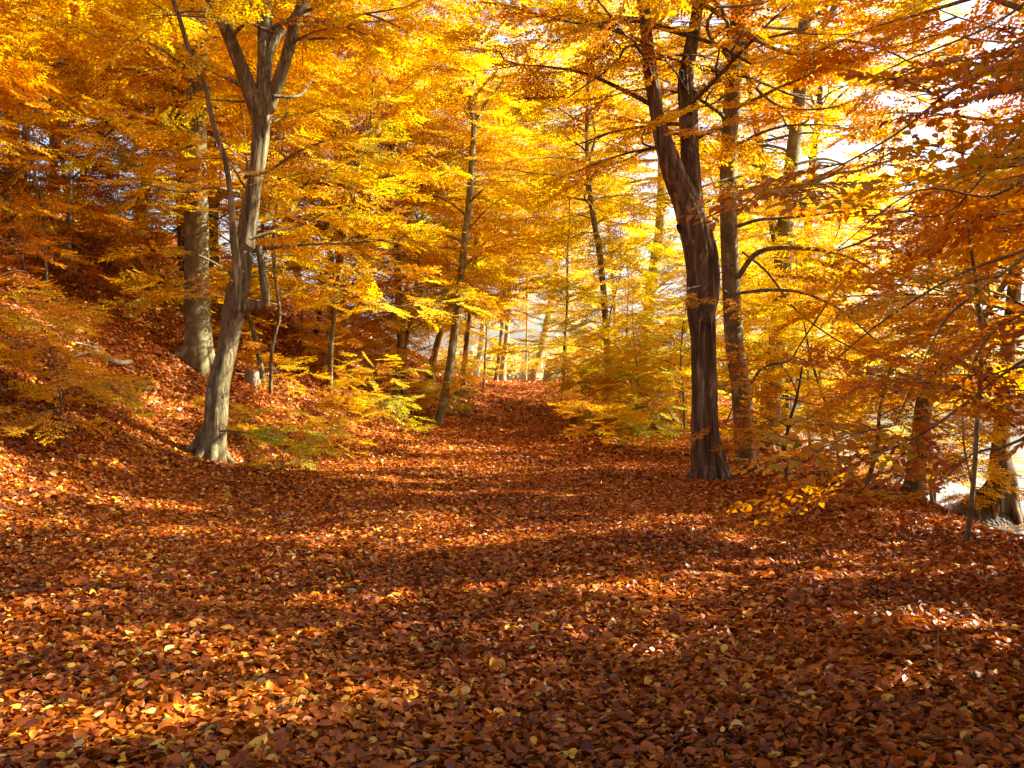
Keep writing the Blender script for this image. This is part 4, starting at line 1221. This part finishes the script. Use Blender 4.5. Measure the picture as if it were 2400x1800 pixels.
def far_shore():
    rng = np.random.default_rng(9)
    na, nr = 70, 14
    aa = np.linspace(R(-22), R(88), na)
    rr = np.linspace(235, 480, nr)
    A, Q = np.meshgrid(aa, rr)
    u = (Q - 235) / 60
    H = -1.6 + np.clip(u, 0, 1) ** 0.7 * (3.5 + 2 * np.sin(A * 9) + 1.5 * np.sin(A * 23 + 1)) + np.clip((Q - 300) / 150, 0, 1) * 4
    V = np.stack([Q * np.sin(A), Q * np.cos(A), H], -1).reshape(-1, 3)
    i = (np.arange(nr - 1)[:, None] * na + np.arange(na - 1)[None, :]).ravel()
    setting(link_mesh('far_hills', V, np.stack([i, i + na, i + na + 1, i + 1], -1), [M_FARHILL]))
    # crowns of the far wood, built as leafy clumps
    n = 950
    ca = rng.uniform(R(-20), R(80), n)
    cr = 240 + 190 * rng.random(n) ** 1.6
    cu = (cr - 235) / 60
    ch = -1.6 + np.clip(cu, 0, 1) ** 0.7 * (3.5 + 2 * np.sin(ca * 9) + 1.5 * np.sin(ca * 23 + 1)) + np.clip((cr - 300) / 150, 0, 1) * 4
    hs = rng.uniform(6, 12, n)
    k = 110
    ph = rng.normal(0, 1, (n, k, 3)); ph = norm(ph) * rng.uniform(0.55, 1.0, (n, k, 1))
    rad = np.stack([hs * 0.36, hs * 0.36, hs * 0.5], -1)
    pos = np.stack([cr * np.sin(ca), cr * np.cos(ca), ch + hs * 0.5], -1)[:, None, :] + ph * rad[:, None, :]
    pos = pos.reshape(-1, 3)
    d = norm(rng.normal(0, 1, pos.shape) * np.array([1, 1, 0.5]))
    nn = norm(rng.normal(0, 1, pos.shape) + np.array([0, 0, 0.7]))
    V, F, per = leaves_mesh(pos, d, nn, rng.uniform(1.3, 2.4, len(pos)), 'far', 0.8)
    tint = np.clip(np.repeat(rng.normal(0.45, 0.2, n), k) + rng.normal(0, 0.1, n * k), 0, 1)
    o = link_mesh('far_wood', V, F, [M_HAZY_FARWOOD], None, np.repeat(tint, per))
    o.color = (0.5, 0.5, 0.5, 1)
    o['label'] = 'pale autumn wood on the far shore of the lake, seen through the trees'
    o['category'] = 'far wood'
    setting(o, 'stuff')
far_shore()

# ------------------------------------------------------------------ dead wood and small things on the ground
def on_ground(pts, lift=0.03, dist=None):
    out = []
    for px, py in pts:
        x, y = hit(px, py)
        out.append((x, y, tz(x, y) + lift))
    return np.array(out)
def stick(name, label, cat, runs, matl, group=None, sides=7):
    """runs: list of (points in the world, radii)"""
    o0 = np.array(runs[0][0][0])
    bag = Bag()
    rng = np.random.default_rng(len(label))
    for P, W in runs:
        P2, W2 = resample(np.array(P) - o0, np.array(W), 0.06)
        P2 = P2 + rng.normal(0, 0.004, P2.shape)
        V, F = tube(P2, W2, sides, 0.08, 0.5, 0.08, rng)
        bag.add(V, F, 0)
    o = bag.link(name, [matl])
    o.location = o0
    o['label'] = label; o['category'] = cat
    if group:
        o['group'] = group
    return o
a = on_ground([(305, 861), (285, 862), (262, 858), (240, 846), (226, 838), (205, 838), (182, 845), (165, 858)], 0.10)
b = on_ground([(226, 838), (200, 828), (176, 822)], 0.16)
stick('fallen_branch', 'grey crooked dead branch lying on the leafy slope at left', 'branch',
      [(a, [0.05, 0.055, 0.06, 0.055, 0.05, 0.035, 0.025, 0.012]), (b, [0.04, 0.025, 0.012])], M_DEAD)
a = on_ground([(406, 836), (430, 838), (452, 846), (470, 856), (488, 866)], 0.08)
stick('root_log', 'brown mossy log curving past the foot of the thick smooth beech', 'log', [(a, [0.05, 0.10, 0.11, 0.09, 0.05])], M_HORN)
a = on_ground([(550, 882), (580, 885), (610, 888), (636, 880), (650, 878)], 0.07)
stick('dead_stick', 'pale dead stick lying across by the old stump on the slope', 'stick', [(a, [0.02, 0.025, 0.025, 0.02, 0.01])], M_DEAD)
def stump():
    x, y = hit(590, 900)
    rng = np.random.default_rng(3)
    P = np.array([[0, 0, -0.2], [0, 0, 0.05], [0.01, 0, 0.16], [0.02, 0, 0.27], [0.02, 0, 0.33], [0.02, 0, 0.335], [0.02, 0, 0.30]])
    W = np.array([0.20, 0.19, 0.155, 0.14, 0.13, 0.07, 0.005])
    bag = Bag()
    V, F = tube(P, W, 22, 0.14, 0.3, 0.06, rng, 0.4)
    bag.add(V, F, 0)
    o = bag.link('tree_stump', [M_DEAD])
    o.location = (x, y, tz(x, y))
    o['label'] = 'small grey rotten stump on the slope right of the forked tree'
    o['category'] = 'stump'
stump()
def stalk(px, py, tops, label, r=0.004):
    x, y = hit(px, py)
    z = tz(x, y)
    runs = []
    for tp in tops:
        pts = [(x, y, z - 0.02)] if not runs else [runs[0][0][min(2, len(runs[0][0]) - 1)]]
        for q, (tx, ty) in enumerate(tp):
            dd = y + 0.03 * q * (1 if len(runs) % 2 else -1)
            pts.append(((tx - CX) / F_PX * dd, dd, EYE + (CY - ty) / F_PX * dd))
        runs.append((pts, np.linspace(r, r * 0.3, len(pts))))
    stick('dry_stalk', label, 'stalk', runs, M_DEAD, 'dry stalks poking out of the leaves', 5)
stalk(1884, 1226, [[(1886, 1190), (1892, 1150), (1900, 1120)], [(1868, 1198), (1850, 1196)]], 'pale forked dead stalk below the hanging leaves at right', 0.006)
stalk(1850, 1335, [[(1851, 1300), (1846, 1265), (1840, 1240)]], 'thin reddish stalk in the sunlit leaves at right')
stalk(2062, 1258, [[(2066, 1235), (2068, 1214)]], 'short dark stalk between sunlit patches right of the clearing')
stalk(2196, 1570, [[(2198, 1500), (2199, 1440), (2196, 1390)]], 'tall dark stalk in the right foreground leaves')
stalk(2085, 1440, [[(2075, 1425), (2066, 1412), (2063, 1400)]], 'pale bent twig sticking up from the right foreground leaves', 0.005)
stalk(866, 1118, [[(866, 1108), (865, 1098)]], 'tiny pale twig upright in the leaves before the left verge shrubs', 0.008)
stalk(1685, 1620, [[(1690, 1590), (1685, 1560), (1678, 1535)], [(1700, 1570), (1712, 1545)], [(1672, 1565), (1662, 1550)]], 'dried branching weed in the foreground leaves', 0.003)
stalk(2200, 1300, [[(2245, 1325), (2180, 1250), (2140, 1215)]], 'long thin dead twig slanting over the leaves before the sapling', 0.004)
